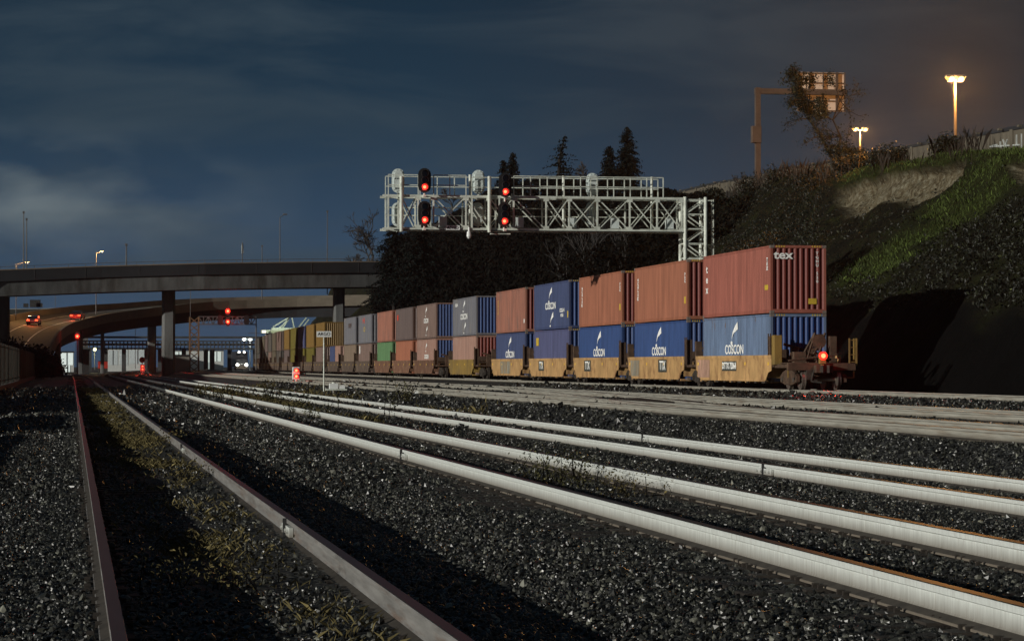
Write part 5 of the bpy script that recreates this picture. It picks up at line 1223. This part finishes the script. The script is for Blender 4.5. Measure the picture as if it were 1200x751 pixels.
# bare stems seen in that mass
for i, (px_, pyb, Y_) in enumerate(((690, 305, 225), (705, 312, 228), (728, 308, 222), (660, 322, 232))):
    p = at(px_, pyb, Y_); b2 = MB(); t = thing('bare_shrub', ['pale bare shrub left of the gantry tower', 'thin bare shrub rising behind the brown containers', 'bare shrub closest to the gantry tower', 'low bare shrub above the navy container'][i], 'shrub', p, 'bare shrubs behind the train')
    b = MB(); tips = []
    for q in range(5): branchy((random.uniform(-.4, .4), 0, -1.0), (random.gauss(0, .35), random.gauss(0, .2), 1), 2.0, .05, 2, (b, b2, 2), tips, .45)
    b.build('stems', m_barkl, t); b2.build('twigs', m_barkl, t)['kind'] = 'stuff'
def conifer(px, pyt, pyb, Y, wpx, label, droop=.25, sparse=1., lean=0.):
    a, c = at(px, pyt, Y), at(px, pyb, Y); t = thing('conifer_tree', label, 'tree', c, 'conifers on the skyline'); h = a.z - c.z; r = wpx / F * Y / 2
    MB().tube((0, 0, -2), (lean * .3, 0, h * .5), .28, 8, .16).tube((lean * .3, 0, h * .5), (lean, 0, h * .985), .16, 8, .03).build('trunk', m_bark, t)
    P, Sz = [], []; nl = int(h / (.22 if sparse >= 1 else .42))
    for k in range(nl):
        f = k / nl; z = h * (.04 + .96 * f); R_ = r * (1.5 if sparse >= 1 else 1.25) * ((1 - f) ** .5 if sparse >= 1 else (1 - f) ** .75) * random.uniform(.75, 1.12) + .08
        for q in range(max(3, int((11 if sparse >= 1 else 7) * (1 - f * .5)))):
            an = random.uniform(0, 6.283); L_ = R_ * random.uniform(.75, 1.15)
            for s in np.linspace(.08, 1, max(5, int(L_ * 13 * min(sparse, 1)))):
                P.append((lean * f + math.cos(an) * L_ * s + random.gauss(0, .08), math.sin(an) * L_ * s + random.gauss(0, .08), z - droop * L_ * s * s + (.25 * L_ * s if sparse < 1 else 0) * 0 + random.gauss(0, .07))); Sz.append(random.uniform(.3, .62) * (1 - .4 * s))
    P = np.array(P); cards('crown', P, np.array(Sz), m_conif, t, world=False, aspect=.5); return t
conifer(735, 149, 222, 330, 27, 'tallest dense column shaped conifer on the skyline'); conifer(714, 171, 222, 330, 22, 'shorter dense conifer just left of the tallest one')
conifer(653, 157, 216, 320, 46, 'sparse layered conifer with a bent tip and wide low branches', .15, .6, 1.0)
conifer(601, 179, 225, 340, 17, 'narrow pointed conifer above the second pair of red signals'); conifer(590, 188, 230, 345, 16, 'small conifer close left of the narrow pointed one')
conifer(462, 263, 352, 322, 50, 'dark conifer below the left end of the gantry', .3)
conifer(494, 258, 350, 316, 56, 'wide dark conifer behind the lowest left red signal', .3)
def bare(px, pyb, Y, h, label, rad=.22, depth=4, ln=.34, spread=.55, m=None, leaf=None):
    p = at(px, pyb, Y); t = thing('bare_tree', label, 'tree', p, 'bare trees'); b = MB(); b2 = MB(); tips = []
    branchy((0, 0, -1), (0, 0, 1), h * ln, rad, depth, (b, b2, depth - 1), tips, spread); b.build('trunk', m or m_barkl, t); b2.build('crown', m_barkl, t); return t, tips
RMIN = .026
bare(433, 318, 372, 12.0, 'round bare winter tree behind the right end of the viaduct', .22, 5, .27, .75); bare(415, 312, 376, 4.0, 'small bare tree left of the round winter tree', .12, 4, .3, .6)
bare(683, 218, 335, 4.5, 'bare tree between the layered conifer and the dense pair', .12, 4, .3); bare(530, 240, 350, 4.5, 'faint bare tree behind the gantry railing', .12, 4, .3)
bare(868, 222, 240, 3.0, 'small bare shrub left of the road sign post', .05, 4, .32, .5); bare(853, 232, 236, 2.2, 'tiny bare shrub against the wall left of the sign post', .04, 3, .34, .5)
RMIN = 0.0
# leaning leafy tree before the road sign
LTY = 200
p = at(985, 212, LTY); lt = thing('leaning_tree', 'half bare leaning tree with small leaves in front of the orange lit road sign', 'tree', p)
b = MB(); k_ = LTY / F; tips = []
def off(px, py): q = at(px, py, LTY); return Vector((q.x - p.x, random.uniform(-.8, .8), q.z - p.z))
J = [Vector((0, 0, -1.2)), off(978, 185), off(963, 160), off(950, 138), off(944, 118), off(938, 98)]
for i in range(5): b.tube(J[i], J[i + 1], .17 - .028 * i, 7, .15 - .028 * i)
J2 = [off(978, 185), off(987, 160), off(978, 140), off(985, 118)]
for i in range(3): b.tube(J2[i], J2[i + 1], .10 - .02 * i, 6, .08 - .02 * i)
for q in J[2:] + J2[1:]:
    for _ in range(4): branchy(q, (random.gauss(-.35, .7), random.gauss(0, .6), random.gauss(.2, .5)), random.uniform(.7, 1.3), .045, 2, b, tips, .7, shrink=.7)
for q in (off(990, 178), off(984, 190), off(996, 190)):
    for _ in range(4): branchy(q, (random.gauss(.1, .8), random.gauss(0, .6), random.gauss(.5, .5)), random.uniform(.6, 1.1), .04, 2, b, tips, .7, shrink=.7)
b.build('trunk_and_limbs', m_bark, lt)
tp = np.array([tuple(q) for q in tips]); pxx, pyy = proj(tp + np.array(p)); dens = np.where((pxx < 975) & (pyy < 140), 15, np.where(pyy > 172, 12, 4))
P = np.repeat(tp, dens, 0) + rng.normal(0, .20, (int(dens.sum()), 3)); cards('crown', P, rng.uniform(.10, .24, len(P)), mat('small_dull_leaf', (.010, .012, .006), .7, var=.3, attr='tone', spec=.2), lt, world=False)
# bushes along the wall crest
for i, (px_, pyb, Y_, w, h) in enumerate(((1005, 200, 190, 2.2, 1.6), (1040, 190, 178, 2.6, 1.3), (900, 232, 226, 2.4, 2.4), (930, 226, 216, 2.2, 2.6), (970, 226, 200, 2.4, 2.4), (1110, 174, 160, 2.2, .9), (835, 240, 250, 2.4, 1.8))):
    p = at(px_, pyb, Y_); t = thing('bush', ['leafy bush at the foot of the leaning tree', 'low bush on the crest right of the leaning tree', 'dark bush against the wall below the sign post', 'dark bush against the wall right of the sign post', 'thick dark bush left of the bare clay bank', 'low bush on the crest below the big orange lamp', 'dark bush under the wall right of the gantry tower'][i], 'bush', p, 'bushes along the wall')
    b = MB(); tips = []
    for q in range(6): branchy((random.gauss(0, w * .2), random.gauss(0, .4), -.6), (random.gauss(0, .6), random.gauss(0, .4), 1), h * .5, .016, 2, b, tips, .6)
    b.build('stems', m_bark, t); tp = np.array([tuple(q) for q in tips]); P = np.repeat(tp, 22, 0) + rng.normal(0, .28, (len(tp) * 22, 3)); cards('foliage', P, rng.uniform(.12, .3, len(P)), m_leafd, t, world=False)
# bushes behind the left fence
for i, (px_, pyb, Y_, w, h) in enumerate(((20, 430, 300, 3, 4.2), (36, 430, 290, 2.4, 3.2), (47, 432, 330, 2.0, 2.8), (53, 432, 338, 1.6, 2.5), (59, 433, 345, 1.2, 1.8))):
    p = at(px_, pyb, Y_); p.z = -.4; t = thing('shrub', ['tall dark shrub behind the fence near the left edge', 'dark shrub over the middle of the fence', 'dark shrub at the far end of the fence', 'dark shrub hiding the foot of the ramp', 'low dark shrub beside the slim ramp pier'][i], 'shrub', p, 'shrubs behind the fence')
    b = MB(); tips = []
    for q in range(7): branchy((random.gauss(0, w * .3), random.gauss(0, .8), 0), (random.gauss(0, .5), random.gauss(0, .4), 1), h * .45, .03, 2, b, tips, .6)
    b.build('stems', m_bark, t); tp = np.array([tuple(q) for q in tips]); P = np.repeat(tp, 20, 0) + rng.normal(0, .42, (len(tp) * 20, 3)); cards('foliage', P, rng.uniform(.25, .5, len(P)), m_conif, t, world=False)
# ---------------------------------------------------------------- road sign and lamps on the hill
SY = 230
m_rustp = mat('brown_sign_steel', (.085, .06, .045), .7, var=.3, scale=1)
m_panel = mat('plain_sign_back', (.62, .52, .42), .5, var=.12, scale=1.5)
p = at(888, 208, SY); rs = thing('road_sign_gantry', 'brown cantilever post carrying a wide road sign seen from behind, lit orange', 'road sign', (p.x, SY, p.z - 2))
def q_(px, py): return at(px, py, SY)
a, c = q_(888, 212), q_(888, 103); MB().box((a.x, SY, (a.z + c.z) / 2 - .8), (.44, .5, c.z - a.z + 1.6)).build('post', m_rustp, rs, world=True)
a, c = q_(884.5, 107), q_(992, 108); MB().box(((a.x + c.x) / 2, SY, a.z), (c.x - a.x, .45, .50)).build('arm', m_rustp, rs, world=True)
a, c = q_(935.5, 130), q_(991.5, 85); b = MB(); b.box(((a.x + c.x) / 2, SY + .45, (a.z + c.z) / 2), (c.x - a.x, .05, c.z - a.z)); b.build('sign_panel', m_panel, rs, world=True)
b = MB()
for px_ in (936, 950, 966, 982, 991): x_ = q_(px_, 100).x; b.box((x_, SY + .33, (a.z + c.z) / 2), (.09 if px_ != 982 else .22, .18, c.z - a.z))
for py_ in (85.5, 97, 118, 129.5): z_ = q_(960, py_).z; b.box(((a.x + c.x) / 2, SY + .37, z_), (c.x - a.x, .10, .09))
b.build('stiffener', m_rustp, rs, world=True)
a = q_(887, 158); MB().box((a.x - .1, SY - .1, a.z), (.85, .6, 1.5)).build('junction_box', m_rustp, rs, world=True, bevel=.03)
a = q_(957, 133); MB().box((a.x, SY - .4, a.z), (.7, .3, .18)).build('walk_light', m_galv, rs, world=True)
def mast_lamp(px, pyt, pyb, Y, sep, label, power, r):
    a, c = at(px, pyt, Y), at(px, pyb, Y); c.z -= 2.0; t = thing('twin_street_lamp', label, 'street lamp', c, 'twin street lamps on the upper road'); h = a.z - c.z
    MB().tube((0, 0, 0), (0, 0, h), .15, 10, .08).build('pole', mat('weathered_lamp_pole', (.035, .03, .025), .7), t)
    for s in (-1, 1):
        dx = s * sep / F * Y / 2
        MB().tube((0, 0, h - .1), (dx, 0, h + .12), .05, 8).build('arm', m_galv, t)
        hd = MB().prism([(dx - .45, -.2, h + .12), (dx + .45, -.2, h + .12), (dx + .35, -.2, h + .32), (dx - .35, -.2, h + .32)], (0, .4, 0)).build('lamp_head', m_pole, t, bevel=.04)
        MB().tube((dx, 0, h + .12), (dx, 0, h + .04), r, 16, r * .9).tube((dx, 0, h + .04), (dx, 0, h - .14), r * .9, 16, r * .45).build('lamp_glass', m_sod, hd); MB().tube((dx, -.02, h - .14), (dx, -.02, h - .2), r * .55, 12).tube((dx, -r * .95, h - .03), (dx, -r * .6, h - .03), r * .5, 12).build('lamp_core', m_sodc, hd)
        lamp('lamp_light', (dx * 1.2, -.5, h - .6), (1, .42, .10), power, hd, .25)
    return t
mast_lamp(1119.5, 93, 162, 188, 12, 'tall twin street lamp glowing orange above the wall on the right', 9500, .42)
mast_lamp(1008, 152, 186, 330, 12, 'farther twin street lamp glowing orange right of the leaning tree', 11000, .46)

# ---------------------------------------------------------------- grass and weeds between the tracks
n_ = 60000; Y = 9 + 150 * rng.uniform(size=n_) ** 1.7; X = .965 + rng.normal(0, .36, n_); dn = fbm(X * 1.1, Y * .35, 5)
k = (np.abs(X - .965) < .64) & (dn > .09 + .22 * rng.uniform(-1, 1, n_)); X, Y = X[k], Y[k]
tag(blades('dry_grass', np.stack([X, Y, bedz(X, Y) - .01], -1), rng.uniform(.03, .11, len(X)) * np.interp(Y, [10, 60, 150], [.7, 1.1, 1.5]), m_dry, wd=(.0007 + .00008 * Y)[:, None], lean=1.1), 'dry straw coloured grass growing between the rails of the siding', 'grass', kind='stuff')
n_ = 9000; Y = rng.uniform(60, 170, n_); X = np.where(rng.uniform(size=n_) < .6, rng.normal(6.9, .45, n_), rng.normal(11.0, .5, n_)); dn = fbm(X * .6, Y * .12, 15); k = dn > .02; X, Y = X[k], Y[k]
tag(blades('trackside_grass', np.stack([X, Y, bedz(X, Y) - .01], -1), rng.uniform(.08, .3, len(X)), m_dry, wd=.018, lean=.7), 'patches of yellowish grass along the distant ballast', 'grass', kind='stuff')
def weed(px, pyb, h, n_, label, kind='stalk', X=None):
    # stand the plant on the ballast along the sight line
    Y = 30.
    for _ in range(40):
        q = at(px, pyb, Y); e = q.z - float(bedz(q.x, Y)); Y *= 1 + .35 * e / CAMZ
        Y = min(max(Y, 9), 250)
    q = at(px, pyb, Y); t = thing('weed', label, 'weed', (q.x, Y, float(bedz(q.x, Y)) - .01), 'weeds among the tracks'); b = MB(); P = []; 
    for _ in range(n_):
        hh = h * random.uniform(.55, 1.1); p0 = Vector((random.gauss(0, .07 * n_ ** .5 * (.5 if kind == 'stalk' else 1)), random.gauss(0, .06 * n_ ** .5), 0)); sp_ = .12 if kind == 'stalk' else .4; p1 = p0 + Vector((random.gauss(0, sp_), random.gauss(0, sp_), 1)) * hh
        b.tube(p0, p1, .0022 + .00012 * Y, 4, .001 + .00006 * Y, caps=False)
        for s in np.linspace(.25, 1, 7 if kind == 'stalk' else 12): 
            for _2 in range(3): P.append(p0.lerp(p1, s) + Vector((random.gauss(0, .05), random.gauss(0, .05), random.gauss(0, .04))) * (1 if kind == 'stalk' else 1.8))
    b.each('stem', m_weed, t); cards('leaves', np.array([tuple(v) for v in P]), rng.uniform(.018, .05, len(P)) * (.5 + Y / 60), m_weed if kind != 'dry' else m_dry, t, world=False, aspect=.5)
    return t
for a in ((452, 494, 1.15, 2, 'tallest dark dock stalk in front of the brown and grey containers'), (462, 489, .8, 2, 'shorter dark stalk just right of the tallest dock stalk'), (360, 474, .9, 2, 'forked stalk with a pale seed head right of the dwarf signal'), (400, 482, .85, 1, 'thin stalk below the white switch machine beside the sign'),
          (470, 470, .8, 6, 'bushy clump of weeds left of the right hand switch machine', 'bush'), (325, 476, 1.0, 6, 'leafy weed clump between the pale rails left of the dwarf signal', 'bush'), (310, 474, .9, 5, 'smaller leafy weed clump at the left of the clump by the dwarf signal', 'bush'), (480, 474, .6, 4, 'low weed clump under the white switch machine', 'bush'),
          (262, 467, .5, 16, 'orange brown dry tuft between the two pale rails', 'dry'), (240, 463, .35, 9, 'smaller dry orange tuft left of the large one', 'dry'), (282, 470, .4, 9, 'dry tuft right of the large orange one', 'dry'),
          (640, 566, .38, 14, 'green grassy weed tuft between the bright rails in the middle', 'bush'), (672, 573, .3, 9, 'low weed tuft right of the green grassy one', 'bush'), (738, 583, .24, 9, 'orange dry tuft against the bright rail at centre right', 'dry'), (352, 486, .4, 8, 'brown green tuft beside the pale rail below the forked stalk', 'bush'), (375, 492, .35, 8, 'spreading tuft of low weeds under the forked stalk', 'bush'),
          (268, 690, .24, 16, 'straggly dry weed between the siding rails near the bottom', 'dry'), (215, 560, .16, 8, 'thin dry tuft between the siding rails in the middle distance', 'dry'), (190, 520, .2, 9, 'yellowish tuft on the siding farther up', 'dry')): weed(*a)
print('objects', len(bpy.data.objects))
# ---------------------------------------------------------------- thin mist added over the yard for lamp halos
hm = bpy.data.materials.new('halo_mist'); hm.use_nodes = True; n = hm.node_tree.nodes; n.remove(n['Principled BSDF'])
pv = n.new('ShaderNodeVolumePrincipled'); pv.inputs['Color'].default_value = (.85, .9, .95, 1); pv.inputs['Density'].default_value = HAZE; pv.inputs['Anisotropy'].default_value = .75
hm.node_tree.links.new(pv.outputs[0], n['Material Output'].inputs['Volume'])
hz = MB().box((0, 1200, 17.3), (3060, 2860, 37.9)).build('haze', hm); hz['kind'] = 'stuff'; hz['label'] = 'thin mist added over the rail yard for lamp halos'; hz['category'] = 'mist'
